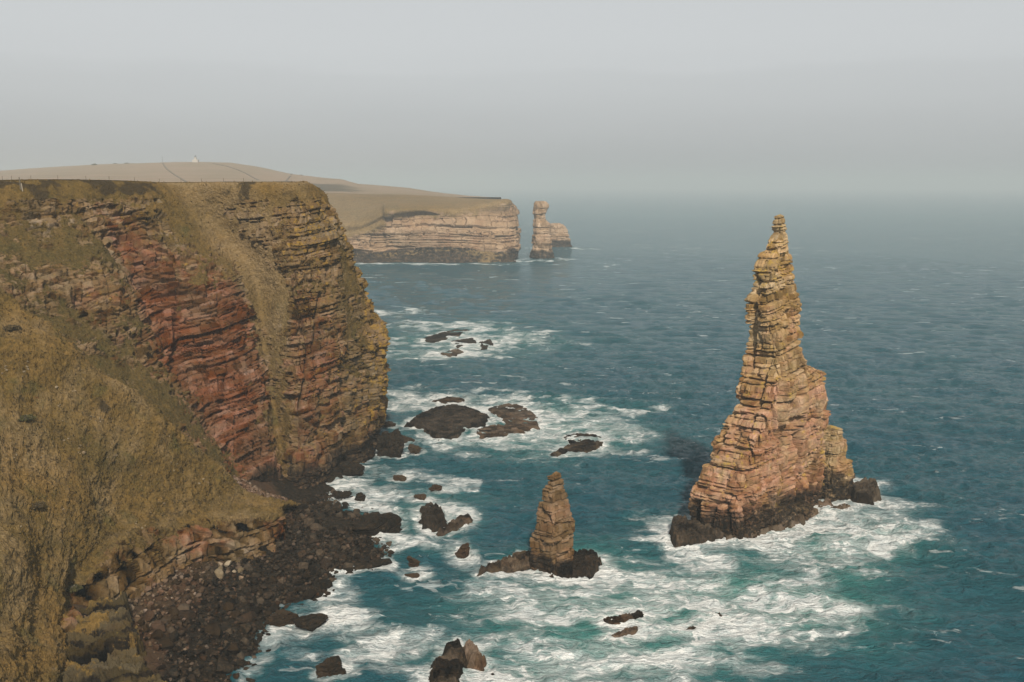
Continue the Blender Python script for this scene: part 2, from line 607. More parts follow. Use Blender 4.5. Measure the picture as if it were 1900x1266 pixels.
    mask[:, 1] = np.clip(rr, 0, 1)
    mask[:, 2] = 1 - sstep(wet_z * .25, wet_z * 1.45, zz_ + 2.5 * fbm(V, .18, 3, seed + 2))
    mask[:, 3] = np.clip(lich + .5 * N2 + .5 * fbm(V, .12, 3, seed + 30), 0, 1)
    bed = np.concatenate([bed, np.zeros(len(V) - len(bed))])
    o = mesh_obj(name, V, F2, mat, parent, False, {'mask': mask, 'bed': bed})
    return o, (np.interp(0, zz, cx), np.interp(0, zz, cy), np.interp(0, zz, Lh), np.interp(0, zz, T), e, n)


def surf_ring(info, st=1.0, w=2.0):
    cx, cy, Lh, T, e, n = info
    k = max(2, int(Lh / max(T, .5)) + 1)
    for s in np.linspace(-1, 1, k):
        q = np.array((cx, cy)) + e * s * max(Lh - T * .6, 0)
        FOOT.append((q[0], q[1], T, st, w))


def poly_sd(P, poly):
    """signed distance to polygon, positive inside"""
    x, y = P[..., 0], P[..., 1]
    d = np.full(x.shape, 1e9)
    ins = np.zeros(x.shape, bool)
    m = len(poly)
    for i in range(m):
        a, b = poly[i], poly[(i + 1) % m]
        ex, ey = b[0] - a[0], b[1] - a[1]
        t = np.clip(((x - a[0]) * ex + (y - a[1]) * ey) / (ex * ex + ey * ey + 1e-12), 0, 1)
        d = np.minimum(d, np.hypot(x - a[0] - t * ex, y - a[1] - t * ey))
        c = ((a[1] > y) != (b[1] > y)) & (x < ex * (y - a[1]) / (ey + (1e-12 if ey >= 0 else -1e-12)) + a[0])
        ins ^= c
    return np.where(ins, d, -d)


def skerry(name, px_poly, h, mat, seed, label=None, cat='rock', group=None, parent=None, edge=1.2, tilt=(0, 0), base=0.0,
           wet=.8, red=.3, step=.5, foam_st=.8, lich=.2, res=None, fw=1.6):
    """a low wave-washed rock from the outline where it leaves the water"""
    W = np.array([gz(x, y, base)[:2] for (x, y) in px_poly])
    c = W.mean(0)
    lo, hi = W.min(0) - 1.5, W.max(0) + 1.5
    res = res or max(.12, c[1] / 1500)
    nx, ny = int((hi[0] - lo[0]) / res) + 2, int((hi[1] - lo[1]) / res) + 2
    X, Y = np.meshgrid(np.linspace(lo[0], hi[0], nx), np.linspace(lo[1], hi[1], ny))
    P = np.stack([X, Y, 0 * X], -1)
    size = max(hi - lo) - 3
    wr = min(1.0, size * .10)
    Q = P.copy()
    Q[..., 0] += wr * fbm(P, 1.1 / max(wr * 4, .6), 3, seed)
    Q[..., 1] += wr * fbm(P, 1.1 / max(wr * 4, .6), 3, seed + 40)
    d = poly_sd(Q, W)
    H = h * (1 + tilt[0] * (X - c[0]) / (size / 2) + tilt[1] * (Y - c[1]) / (size / 2))
    H = H + .30 * h * fbm(P, 4.0 / size, 3, seed + 2)
    up = sstep(0, 1, np.clip(d / (edge * .65), 0, 1)) ** .6
    z = H * up
    # bedding steps and joints
    zs = z + .25 * step * fbm(P, .6, 2, seed + 3)
    q = zs / step
    fr = q - np.floor(q)
    z = (np.floor(q) + sstep(.55, .95, fr)) * step
    D, bedS = strata(np.stack([X, Y, z * .3], -1), seed, tone=True, thick=3., joint=min(2.2, size * .22), a_layer=.0, a_block=.16 * min(1, h), crack=.3 * min(1, h), rot=.5 + seed * .37)
    z = z + D * up + .30 * min(1, h) * fbm(P, 1.3, 5, seed + 5, .6) - .35 * min(1.2, h) * up * (1 - sstep(.02, .14, np.abs(noise3(P, 1.6 / max(1.5, size * .22), seed + 11))))
    z = np.where(d < 0, np.minimum(z, 0) + d * 1.6 - .05, z) + base
    z = np.maximum(z, -1.6 + base)
    G = np.stack([X, Y, z], -1)
    F = grid_faces(ny, nx)
    keep = (z.reshape(-1)[F] > base - 1.4).any(1)
    F = F[keep]
    used = np.unique(F)
    remap = np.zeros(ny * nx, int); remap[used] = np.arange(len(used))
    V = G.reshape(-1, 3)[used]
    F = remap[F]
    bedS = (bedS + .35 * (rnd(np.floor(zs / step), 3, 0, seed) - .5)).reshape(-1)[used]
    m = np.zeros((len(V), 4))
    m[:, 0] = -.6
    m[:, 1] = np.clip(red + .4 * fbm(V, .4, 2, seed + 6), 0, 1)
    m[:, 2] = np.clip(wet + .3 * fbm(V, .3, 2, seed + 7), 0, 1)
    m[:, 3] = lich
    o = mesh_obj(name, V, F, mat, parent, False, {'mask': m, 'bed': bedS})
    if label:
        tag(o, label, cat, group)
    if foam_st > 0:
        nseg = len(W)
        for i in range(nseg):
            a, b = W[i], W[(i + 1) % nseg]
            ln = np.hypot(*(b - a))
            for s in np.arange(0, ln, 1.5):
                q2 = a + (b - a) * s / ln
                FOOT.append((q2[0], q2[1], .2, foam_st, fw))
    return o


# ------------------------------------------------------------------ the great pointed stack
def big_T(z, W):
    return float(np.interp(z, [0, 12, 28, 36, 46, 52, 57], [6.0, 5.2, 4.2, 2.7, 2.1, 1.2, .7])) if W > 1.2 else W * .7


prof_big = [(401, 1439, 1457), (420, 1432, 1458), (433, 1432, 1459), (446, 1425, 1463), (467, 1413, 1466), (486, 1404, 1471),
            (504, 1396, 1474), (533, 1390, 1478), (560, 1383, 1485), (592, 1384, 1486), (623, 1385, 1487), (655, 1381, 1488),
            (676, 1377, 1499), (690, 1375, 1522), (697, 1374, 1531), (719, 1369, 1532), (745, 1359, 1539), (766, 1348, 1538), (793, 1335, 1537),
            (819, 1322, 1534), (851, 1306, 1532), (877, 1295, 1532), (904, 1281, 1532), (941, 1277, 1534), (970, 1275, 1532)]
ANG = R(40)
stack = empty('sea_stack', (44, 173, 0))
tag(stack, 'tall pointed sea stack, the largest tower standing in the surf', 'sea stack')


def cpar(o, par):
    o.parent = par
    o.matrix_parent_inverse = par.matrix_world.inverted() if False else mathutils.Matrix.Translation(-mathutils.Vector(par.location))
    return o


o, info_big = loft('tower', prof_big, 174, big_T, ANG, M_STACK, 21, res=.145, nexp=7.5, red=.32, wet_z=6.0, lich=.55,
                   axis_slide=lambda py: float(np.interp(py, [400, 560, 700, 960], [175, 174, 174, 174])),
                   red_fn=lambda V: .35 * sstep(32, 18, V[:, 2]) - .25 * sstep(36, 46, V[:, 2]),
                   cleft=1.9, st=dict(thick=2.2, joint=2.2, a_layer=.12, a_block=.48, crack=.75, dip=(-.16, -.10, 1), rot=ANG, cw=.13))
cpar(o, stack)
surf_ring(info_big, 1.0, 3.2)
prof_but = [(793, 1530, 1561), (797, 1524, 1564), (815, 1518, 1567), (830, 1516, 1568), (850, 1514, 1569), (856, 1513, 1583), (877, 1512, 1587), (904, 1512, 1587), (925, 1512, 1586), (945, 1512, 1586)]
o, info_b = loft('buttress', prof_but, 187.5, lambda z, W: 2.4, R(25), M_STACK, 33, res=.2, red=.3, wet_z=6.5, lich=.4,
                 st=dict(thick=1.9, joint=2.2, a_layer=.3, a_block=.35, crack=.4, dip=(-.07, .06, 1)))
cpar(o, stack)
surf_ring(info_b, .9, 3.0)
o = skerry('ledge', [(1240, 985), (1262, 975), (1300, 985), (1340, 990), (1350, 1002), (1300, 1017), (1260, 1018), (1243, 1005)], 2.0, M_SKERRY, 71, edge=.8, wet=.8, foam_st=.9, red=.5)
cpar(o, stack)
o = skerry('ledge', [(1335, 990), (1400, 975), (1470, 958), (1535, 930), (1545, 940), (1490, 968), (1420, 995), (1340, 1010)], 1.2, M_SKERRY, 72, edge=.9, wet=.35, foam_st=.9, red=.5)
cpar(o, stack)
skerry('rock', [(1565, 915), (1600, 905), (1628, 908), (1634, 925), (1618, 938), (1590, 932)], 2.2, M_SKERRY, 73,
       'dark rounded rock in the surf right of the great stack', 'rock', edge=1.0, wet=.6)
skerry('rock', [(1525, 950), (1560, 938), (1580, 943), (1545, 955)], .7, M_SKERRY, 74, 'low brown rock awash at the right foot of the great stack', 'rock', edge=.7, wet=.4)

# ------------------------------------------------------------------ the small stack
prof_small = [(878, 1022, 1041), (884, 1014, 1044), (905, 1013, 1045), (909, 1007, 1046), (918, 1005, 1050), (947, 1000, 1054), (963, 996, 1060),
              (968, 995, 1065), (982, 992, 1065), (1003, 987, 1066), (1024, 987, 1067), (1045, 988, 1066), (1062, 990, 1068)]
small = empty('sea_stack', tuple(gz(1028, 1050)))
tag(small, 'small stubby sea stack with a flat cap, between the beach and the great stack', 'sea stack')
o, info_s = loft('tower', prof_small, 150, lambda z, W: min(2.4, W * .72), R(40), M_STACK2, 44, res=.10, red=.5, wet_z=2.6, cleft=.6, lich=.45, nexp=7,
                 st=dict(thick=1.9, joint=1.8, a_layer=.10, a_block=.52, crack=.75, dip=(-.12, -.05, 1), rot=R(40), cw=.10), red_fn=lambda V: -.25 * sstep(8, 14, V[:, 2]))
cpar(o, small)
surf_ring(info_s, .8, 1.8)
o = skerry('ledge', [(1050, 1040), (1075, 1028), (1105, 1034), (1121, 1050), (1115, 1065), (1080, 1077), (1040, 1075), (1020, 1066)], 1.5, M_SKERRY, 75, edge=1.0, wet=.75, red=.5, foam_st=.9)
cpar(o, small)
o = skerry('ledge', [(890, 1062), (930, 1045), (965, 1032), (995, 1030), (1000, 1052), (960, 1058), (915, 1066)], 1.3, M_SKERRY, 76, edge=.8, wet=.5, red=.4, foam_st=.8)
cpar(o, small)

# ------------------------------------------------------------------ the far stacks
prof_k = [(374, 994, 1013), (379, 991, 1018), (385, 990, 1018), (392, 990, 1014), (399, 990, 1012), (408, 990, 1014), (415, 990, 1020), (430, 989, 1022),
          (445, 988, 1023), (460, 987, 1024), (468, 985, 1027), (482, 983, 1030)]
YK = yz(479)
knee = tag(loft('sea_stack', prof_k, YK, lambda z, W: W * .8, R(20), M_FAR, 55, res=.7, red=.3, wet_z=8, lich=.2, nexp=3.5,
                st=dict(thick=4.5, joint=7, a_layer=.6, a_block=.6, crack=.8))[0],
           'slender hazy sea stack off the far headland, with a knobbed head', 'sea stack')
prof_l = [(415, 1022, 1038), (420, 1020, 1048), (427, 1018, 1053), (435, 1016, 1055), (443, 1015, 1059), (452, 1014, 1061), (461, 1012, 1063)]
tag(loft('sea_stack', prof_l, yz(458), lambda z, W: W * .5, R(15), M_FAR, 56, res=.8, red=.2, wet_z=8, lich=.2, nexp=3.5,
         st=dict(thick=4.5, joint=7, a_layer=.6, a_block=.6, crack=.8))[0],
    'low squat hazy stack half hidden behind the slender far one', 'sea stack')

# ------------------------------------------------------------------ the near cliff, lofted down its fall lines
# rows of (px, py, distance, grass, red, lichen)
CL = [
    [(-260, 343, 170, .9, 0, .3), (-180, 400, 168, .45, .1, .3), (-90, 470, 165, .40, .2, .3), (0, 545, 162, .45, .2, .3), (90, 640, 160, .7, .2, .3), (200, 740, 158, .9, .3, .3), (300, 830, 158, .9, .3, .2)],
    [(0, 339, 182, .8, 0, .4), (40, 400, 180, .42, .1, .5), (90, 470, 177, .50, .15, .5), (140, 545, 173, .30, .4, .5), (200, 630, 170, .62, .25, .3), (280, 730, 168, .85, .3, .2), (370, 850, 168, .8, .5, .2)],
    [(110, 338, 190, .8, 0, .4), (150, 400, 188, .45, .05, .5), (190, 465, 184, .48, .1, .5), (235, 545, 180, .22, .4, .4), (280, 630, 177, .48, .45, .3), (340, 740, 175, .68, .6, .2), (420, 870, 174, .6, .7, .2)],
    [(190, 339, 197, .75, 0, .4), (207, 400, 195, .40, .5, .5), (240, 480, 191, .12, .75, .3), (280, 560, 188, .05, .95, .2), (318, 650, 185, .10, .9, .2), (375, 760, 181, .15, 1, .1), (445, 885, 179, .3, 1, .1)],
    [(260, 341, 203, .75, 0, .4), (290, 420, 200, .40, .25, .6), (335, 500, 196, .20, .55, .5), (375, 570, 192, .05, .9, .3), (410, 660, 189, .02, 1, .2), (445, 770, 186, .05, 1, .15), (488, 905, 184, .15, .9, .1)],
    [(300, 343, 208, .9, 0, .3), (350, 420, 206, .75, .15, .4), (405, 500, 202, .42, .5, .4), (437, 570, 199, .10, .9, .2), (462, 660, 195, .15, .95, .2), (490, 770, 190, .3, .9, .2), (515, 915, 187, .3, .8, .1)],
    [(345, 343, 211.5, 1., 0, .2), (400, 415, 210.5, 1., 0, .2), (460, 490, 208.5, 1., .1, .2), (482, 560, 206, .95, .1, .2), (490, 660, 201.5, .65, .4, .3), (508, 770, 196, .62, .3, .4), (528, 920, 190, .35, .3, .5)],
    [(430, 342, 209, .85, 0, .4), (465, 410, 207.5, .6, .1, .5), (505, 480, 205.3, .9, 0, .3), (516, 560, 202.5, .75, .1, .4), (516, 660, 198.5, .6, .3, .5), (523, 770, 194.5, .6, .2, .6), (538, 925, 190, .3, .3, .5)],
    [(505, 342, 209, .85, 0, .5), (527, 410, 207, .55, 0, .7), (540, 480, 204, .35, .1, .7), (548, 560, 201, .20, .4, .6), (551, 660, 196, .15, .5, .5), (552, 770, 191, .1, .55, .5), (556, 926, 187, -.1, .5, .4)],
    [(553, 342, 208, .8, 0, .6), (578, 410, 206, .35, 0, .9), (592, 480, 205, .22, .2, .8), (600, 560, 203, .38, .4, .6), (602, 660, 200, .25, .6, .5), (600, 770, 196, .15, .5, .5), (595, 904, 193, -.1, .5, .4)],
    [(582, 344, 212, .7, 0, .6), (612, 410, 212, .42, 0, .8), (636, 480, 212, .55, .1, .6), (650, 560, 211, .60, .1, .5), (657, 660, 210, .50, .2, .6), (657, 770, 208, .25, .3, .6), (648, 870, 205, -.1, .4, .5)],
    [(598, 351, 218, .6, 0, .7), (627, 410, 219, .4, 0, .9), (653, 480, 220, .45, 0, .9), (689, 570, 220, .2, .1, 1.), (715, 645, 219, -.1, .1, 1.), (711, 745, 219, -.1, .35, .9), (703, 836, 219, -.3, .3, .5)],
    [(592, 352, 235, .6, 0, .6), (615, 410, 237, .4, 0, .7), (640, 480, 240, .35, 0, .7), (672, 565, 242, .2, .1, .8), (694, 645, 243, 0, .1, .8), (690, 740, 245, -.1, .2, .6), (682, 808, 245, -.3, .3, .5)],
    [(565, 350, 300, .6, 0, .6), (590, 400, 300, .4, 0, .7), (610, 450, 300, .35, 0, .7), (625, 520, 300, .2, .1, .8), (640, 600, 300, 0, .1, .8), (645, 660, 300, -.1, .2, .6), (645, 712, 300, -.3, .3, .5)],
    [(560, 346, 480, .8, 0, .6), (570, 380, 480, .4, 0, .7), (580, 420, 480, .35, 0, .7), (590, 470, 480, .2, .1, .8), (600, 520, 480, 0, .1, .8), (605, 560, 480, -.1, .2, .6), (605, 580, 480, -.3, .3, .5)],
]
net = np.zeros((len(CL), 10, 6))
for i, c in enumerate(CL):
    for j, (px, py, Y, g, r, l) in enumerate(c):
        p = at(px, py, Y)
        net[i, j + 2] = (*p, g, r, l)
    net[i, 9] = net[i, 8]
    net[i, 9, 2] = min(net[i, 8, 2] - 5, -3)
    net[i, 9, 1] -= 1.0
    # over the edge and back across the turf
    net[i, 1] = net[i, 2]
    net[i, 1, 3] = 1.0; net[i, 1, 4] = 0; net[i, 1, 5] = .2
    net[i, 0] = net[i, 1]
    edge_dir = np.array((-.35, .94)) if i < 11 else np.array((-1., .15))
    net[i, 1, 0:2] += edge_dir * 5; net[i, 1, 2] += .5
    net[i, 0, 0:2] += edge_dir * 14; net[i, 0, 2] = net[i, 1, 2] + .1
Gc = cr(cr(net, 700, 0), 520, 1)             # u across, v down
Gc = np.moveaxis(Gc, 0, 1)                    # [v, u]
P = np.ascontiguousarray(Gc[..., :3])
N = normals(P)
mid_ = N[260, 350]
if mid_[1] > 0:
    N = -N
DIP = (-.13, -.05, 1)
grass = Gc[..., 3] + .5 * fbm(P, .09, 4, 101) + .5 * fbm(P, .35, 3, 102) + .35 * fbm(P, 1.1, 2, 103)
# turf also lies wherever the ground is not steep
grass = grass + .5 * sstep(56.5, 59, P[..., 2]) + .12 * sstep(.6, .85, np.abs(N[..., 2]))
gm = sstep(.35, .62, grass)
D, bed1 = strata(P, 7, tone=True, thick=2.1, joint=3.3, a_layer=.34, a_block=.65, crack=.55, dip=DIP, rot=.55, cw=.16)
D2, bed2 = strata(P, 8, tone=True, thick=1.0, joint=1.6, a_layer=.16, a_block=.30, crack=.35, dip=DIP, rot=.55, cw=.10)
D += D2
bed = .6 * bed1 + .6 * bed2
# deep vertical clefts
cl = noise3(P * np.array((1, 1, .12)), .16, 60)
D -= 1.6 * (1 - sstep(.0, .10, np.abs(cl))) * (.4 + .6 * sstep(-.2, .3, fbm(P, .06, 2, 66)))
D += 1.2 * fbm(P, .07, 3, 61)
Dg = .9 * fbm(P, .10, 3, 62) + .28 * fbm(P, .6, 3, 63) + .16 * fbm(P, 1.8, 2, 64)
Nn = N.copy()
topf = sstep(57.0, 59.2, P[..., 2])
disp = D * (1 - gm) * (1 - .85 * topf) + Dg * (.25 + .75 * gm) * (1 - .75 * topf) - .3 * gm
under = np.linspace(0, 1, 520)[:, None]
P2 = P + Nn * disp[..., None]
mask = np.zeros(P.shape[:2] + (4,))
mask[..., 0] = grass
mask[..., 1] = np.clip(Gc[..., 4], 0, 1)
mask[..., 2] = (1 - sstep(2.5, 8.5, P[..., 2] + 3 * fbm(P, .12, 3, 65))) * sstep(.2, -.1, Gc[..., 3] * 0 + np.minimum(Gc[..., 3], 1) - .35)
mask[..., 3] = np.clip(Gc[..., 5], 0, 1)
F = grid_faces(*P.shape[:2])
tone = np.zeros(P.shape[:2] + (3,))
uu = np.linspace(0, len(CL) - 1, 700)[None, :]
vv_ = np.linspace(0, 9, 520)[:, None]
tone[..., 0] = np.interp(uu, [0, 3, 4.2, 5, 5.6, 6.2, 7, 8, 14], [.85, .8, .3, .45, 0, 0, .35, .3, .4]) * sstep(1.5, 4, vv_)
tone[..., 1] = np.clip(np.interp(uu, [4.9, 5.5, 6, 7, 7.5, 7.9], [0, .65, .8, .75, .45, 0]) + .9 * fbm(P, .1, 3, 67), 0, 1) * sstep(4.8, 5.6, uu) * sstep(7.4, 5.2, vv_) + .5 * sstep(2.1, 1.7, vv_) * sstep(4, 6, uu)
tone[..., 2] = np.interp(uu, [0, 1, 3.5, 4.8, 5.3, 6, 6.5, 7.2, 9, 14], [.7, .8, .85, .6, .1, .0, .3, .75, .6, .5]) * sstep(.9, 1.8, vv_) * sstep(3.2, 2.3, vv_) * np.clip(.50 + 1.8 * fbm(P, .16, 3, 68), 0, 1.)
cliff = mesh_obj('cliff', P2.reshape(-1, 3), F, M_CLIFF, None, False, {'mask': mask.reshape(-1, 4), 'tone': np.clip(tone, 0, 1).reshape(-1, 3), 'bed': bed.reshape(-1)})
tag(cliff, kind='structure')
P_CLIFF, N_CLIFF, G_CLIFF, T_CLIFF = P2, Nn, grass, np.clip(tone, 0, 1)

# ------------------------------------------------------------------ clifftop turf behind the edge, out to the hill
t = NT('turf')
v = t.coords()
gc, fine, midn = grass_colour(t, v, .6)
t.bsdf(t.mix(.35, gc, (.19, .14, .07)), .95, .15, fine, .5, .15)
M_TURF = t.m
top_edge = [net[i, 0, :3] for i in range(len(CL))]
edge2 = cr(np.array(top_edge), 240, 0)
rows = []
back = np.array([np.array((x, y, 0)) for x, y in zip(np.linspace(-700, -300, 240), np.linspace(520, 1000, 240))])
back[:, 0] = np.interp(np.linspace(0, 1, 240), [0, .7, 1], [-900, -420, -330])
back[:, 1] = np.interp(np.linspace(0, 1, 240), [0, .7, 1], [480, 950, 900])
for k, f_ in enumerate(np.linspace(0, 1, 90) ** 2.2):
    q = edge2 * (1 - f_) + back * f_
    q[:, 2] = edge2[:, 2] * (1 - f_) + f_ * 55 - 4.0 * np.sin(pi * min(f_ * 1.0, 1)) * .5
    q[:, 2] += .5 * fbm(q, .03, 2, 77) * min(1, k / 6) + .12 * fbm(q, .5, 2, 78) * min(1, k / 4) - .05
    rows.append(q)
G = np.array(rows)
pl = mesh_obj('clifftop_turf', G.reshape(-1, 3), grid_faces(90, 240), M_TURF, None, True)
tag(pl, kind='structure')

# ------------------------------------------------------------------ the near grassy slope
SP = [
    [(-200, 440, 150), (-200, 600, 135), (-200, 800, 117), (-200, 1050, 98), (-200, 1300, 80)],
    [(0, 558, 150), (0, 720, 137), (0, 900, 121), (0, 1150, 103), (0, 1290, 91)],
    [(100, 622, 150), (95, 770, 139), (85, 930, 126), (75, 1130, 111), (65, 1290, 97)],
    [(200, 700, 151), (180, 800, 143), (150, 930, 131), (122, 1110, 115.5), (107, 1275, 100.5)],
    [(270, 757, 153), (245, 850, 146), (200, 960, 135), (140, 1085, 121), (152, 1147, 117)],
    [(340, 817, 156), (315, 890, 149), (270, 960, 140), (228, 1012, 129.5), (228, 1116, 124)],
    [(400, 870, 158), (385, 920, 153), (365, 955, 148), (345, 978, 142), (348, 1052, 138.5)],
    [(450, 914, 161), (445, 932, 157), (438, 946, 153), (432, 962, 149), (437, 1027, 145)],
    [(515, 943, 161), (518, 948, 158), (519, 953, 157), (519, 960, 155.5), (521, 1007, 154)],
    [(523, 948, 169), (525, 952, 169), (526, 956, 168.5), (527, 962, 168), (530, 987, 167)],
]
snet = np.zeros((len(SP), 8, 4))
for i, c in enumerate(SP):
    for j, (px, py, Y) in enumerate(c):
        rocky = 1.0
        if j == 4 and i >= 4: rocky = -.1
        if j == 3 and i >= 4: rocky = .55
        snet[i, j + 2] = (*at(px, py, Y), rocky)
    rg = snet[i, 2]
    low = i >= 8
    snet[i, 1] = rg + np.array((.3, 5, -2.5 if not low else -.8, 0))
    snet[i, 0] = rg + np.array((.6, 16, -16 if not low else -5, 0))
    snet[i, 7] = snet[i, 6] + np.array((.3, -.8, -5, 0))
Gs = np.moveaxis(cr(cr(snet, 460, 0), 420, 1), 0, 1)
P = np.ascontiguousarray(Gs[..., :3])
N = normals(P)
if N[200, 100, 2] < 0: N = -N
grass = Gs[..., 3] + .6 * fbm(P, .2, 4, 201) + .3 * fbm(P, .8, 2, 211)
steep = 1 - np.abs(N[..., 2])
gm = sstep(.30, .55, grass)
D, bed = strata(P, 17, tone=True, thick=1.3, joint=1.3, a_layer=.2, a_block=.5, crack=.6, dip=(.25, -.1, 1), rot=.5, cw=.14) + .9 * fbm(P * np.array((1, 1, .4)), .3, 4, 204)
SU, SV = np.meshgrid(np.arange(460) * .13, np.arange(420) * .16)
streak = fbm(np.stack([SU, SV * .12 + .15 * SU, 0 * SU], -1), .45, 4, 216)
streak2 = fbm(np.stack([SU, SV * .15 + .2 * SU, 0 * SU], -1), .16, 3, 217)
Dg = 1.7 * fbm(P, .07, 3, 202) + .25 * streak2 + .3 * streak + 1.0 * noise3(Gs[..., :3] * np.array((1, .45, .45)), .16, 212) + .55 * fbm(P, .45, 3, 203) + .36 * fbm(P, 1.5, 3, 205) + .18 * fbm(P, 3.2, 2, 206)
P2 = P + N * (D * (1 - gm) + Dg * (.2 + .8 * gm))[..., None]
mask = np.zeros(P.shape[:2] + (4,))
mask[..., 0] = np.clip(grass, -.5, 1.2)
mask[..., 1] = np.clip(.4 + .7 * fbm(P, .15, 3, 207), 0, 1)
mask[..., 2] = 0
mask[..., 3] = .2
tone = np.zeros(P.shape[:2] + (3,))
SU, SV = np.meshgrid(np.arange(460) * .13, np.arange(420) * .16)
streak = fbm(np.stack([SU, SV * .12 + .15 * SU, 0 * SU], -1), .45, 4, 216)
tone[..., 0] = np.clip(.10 + 1.5 * fbm(P, .09, 4, 213) - .45 * streak - .25 * streak2, 0, .8)
tone[..., 1] = np.clip(.10 + 1.3 * fbm(P, .11, 4, 214) + .7 * streak, 0, .65)
tone[..., 2] = np.clip(.16 + .8 * fbm(P, .12, 3, 215), 0, 1)
slope = mesh_obj('grassy_slope', P2.reshape(-1, 3), grid_faces(*P.shape[:2]), M_CLIFF, None, False, {'mask': mask.reshape(-1, 4), 'tone': tone.reshape(-1, 3), 'bed': bed.reshape(-1) - .22})
tag(slope, kind='structure')
SLOPE_P, SLOPE_N = P2, N

# ------------------------------------------------------------------ grass tufts on the slopes
def tufts(name, Pm, Nm, gmask, tone, n, seed, hmin, hmax):
    rg_ = np.random.default_rng(seed)
    Pf, Nf, gf_ = Pm.reshape(-1, 3), Nm.reshape(-1, 3), gmask.reshape(-1)
    A = np.linalg.norm(np.cross(np.gradient(Pm, axis=0), np.gradient(Pm, axis=1)), axis=-1).reshape(-1)
    u_, v_ = visible_px(Pf[:, 0], Pf[:, 1], Pf[:, 2])
    pr = A * sstep(.3, .7, gf_) * ((u_ > -120) & (v_ < 1400) & (v_ > 320))
    idx = rg_.choice(len(Pf), n, p=pr / pr.sum())
    C = Pf[idx] + rg_.normal(size=(n, 3)) * .08
    nb = 5
    C = np.repeat(C, nb, 0)
    m = len(C)
    h = (hmin + (hmax - hmin) * rg_.random(n) ** 1.5).repeat(nb) * (.6 + .6 * rg_.random(m))
    a = rg_.uniform(0, 2 * pi, m)
    lean = .35 + .75 * rg_.random(m)
    down = Nf[idx].repeat(nb, 0) * np.array((1, 1, 0)) * .9
    d = np.stack([np.cos(a), np.sin(a), 0 * a], -1)
    side = np.stack([-np.sin(a), np.cos(a), 0 * a], -1) * (.10 + .08 * rg_.random(m))[:, None]
    tip = C + (d * .5 + down) * (h * lean)[:, None] + np.array((0, 0, 1)) * (h * .85)[:, None]
    C = C - np.array((0, 0, .05))
    V = np.stack([C - side, C + side, tip + side * .25, tip - side * .25], 1).reshape(-1, 3)
    tn = tone.reshape(-1, 3)[idx].repeat(nb * 4, 0)
    mk = np.zeros((len(V), 4)); mk[:, 0] = 1.5
    o = mesh_obj(name, V, np.arange(len(V)).reshape(-1, 4), M_CLIFF, None, False, {'mask': mk, 'tone': tn})
    tag(o, kind='stuff')


SLOPE_TONE, SLOPE_G = tone, grass
tufts('grass', SLOPE_P, SLOPE_N, SLOPE_G, np.clip(SLOPE_TONE + np.array((-.2, .35, -.4)), 0, 1), 6000, 31, .08, .24)
tufts('grass', P_CLIFF, N_CLIFF, G_CLIFF, np.clip(T_CLIFF + np.array((-.2, .35, -.4)), 0, 1), 5000, 32, .10, .28)

# ------------------------------------------------------------------ beach
BP = [(150, 1145, 7), (225, 1115, 6), (290, 1080, 5.3), (345, 1052, 4.8), (435, 1027, 3.5), (522, 1005, 2.5), (470, 900, 5), (500, 915, 3.5), (430, 890, 7), (540, 925, 1.8),
      (575, 925, 1.0), (300, 1160, 4), (400, 1100, 3), (500, 1050, 2.2), (560, 1000, 1.7), (600, 960, 1.2), (650, 990, 1), (250, 1230, 4.5), (350, 1220, 2.5), (420, 1180, 1.3), (330, 1290, 2), (400, 960, 7.5), (450, 940, 6),
      (200, 1290, 5), (610, 925, 0), (690, 955, 0), (725, 985, 0), (715, 1015, 0), (690, 1055, 0), (610, 1085, 0), (560, 1120, 0), (505, 1150, 0), (475, 1200, 0), (430, 1266, 0), (400, 1320, 0),
      (640, 885, -1.2), (700, 855, -1.2), (740, 930, -2.5), (770, 960, -2.5), (780, 1030, -2.5), (720, 1090, -2.5), (640, 1130, -2.5), (600, 1190, -2.5), (560, 1266, -2.5), (800, 880, -3), (520, 1320, -2.5),
      (300, 900, 9), (350, 860, 9)]
bw_ = np.array([gz(x, y, z) for x, y, z in BP])
A = bw_[:, None, :2] - bw_[None, :, :2]
K = np.hypot(A[..., 0], A[..., 1])
m = len(bw_)
S = np.zeros((m + 3, m + 3))
S[:m, :m] = -K - np.eye(m) * .5
S[:m, m] = 1; S[:m, m + 1:m + 3] = bw_[:, :2] * .01
S[m:, :m] = S[:m, m:].T
co = np.linalg.solve(S, np.concatenate([bw_[:, 2], [0, 0, 0]]))


def beach_z(x, y):
    x = np.asarray(x, float); y = np.asarray(y, float)
    z = co[m] + co[m + 1] * x * .01 + co[m + 2] * y * .01
    for k in range(m):
        z = z - co[k] * np.hypot(x - bw_[k, 0], y - bw_[k, 1])
    return z


op = [(105, 1172), (160, 1150), (205, 1140), (246, 1128), (250, 1150), (272, 1195), (285, 1235), (332, 1236), (335, 1262), (300, 1330), (80, 1330), (95, 1240)]
OW = np.array([gz(x, y, 5.5)[:2] for x, y in op])
xs, ys = np.arange(-72, -8, .3), np.arange(92, 222, .3)
X, Y = np.meshgrid(xs, ys)
Z = beach_z(X, Y)
P = np.stack([X, Y, Z], -1)
Z = Z + .35 * fbm(P, .5, 3, 301) + .22 * fbm(P, 1.6, 3, 302) - .15
Z -= 4.0 * sstep(.2, 2.0, poly_sd(P, OW))
Z = np.maximum(Z, -3.2)
G = np.stack([X, Y, Z], -1)
mask = np.zeros(G.shape[:2] + (4,))
mask[..., 0] = -.6
mask[..., 1] = np.clip(.4 + .5 * fbm(P, .15, 2, 303), 0, 1)
mask[..., 2] = 1 - sstep(1.8, 4.6, Z + 1.5 * fbm(P, .1, 2, 304))
mask[..., 3] = 0
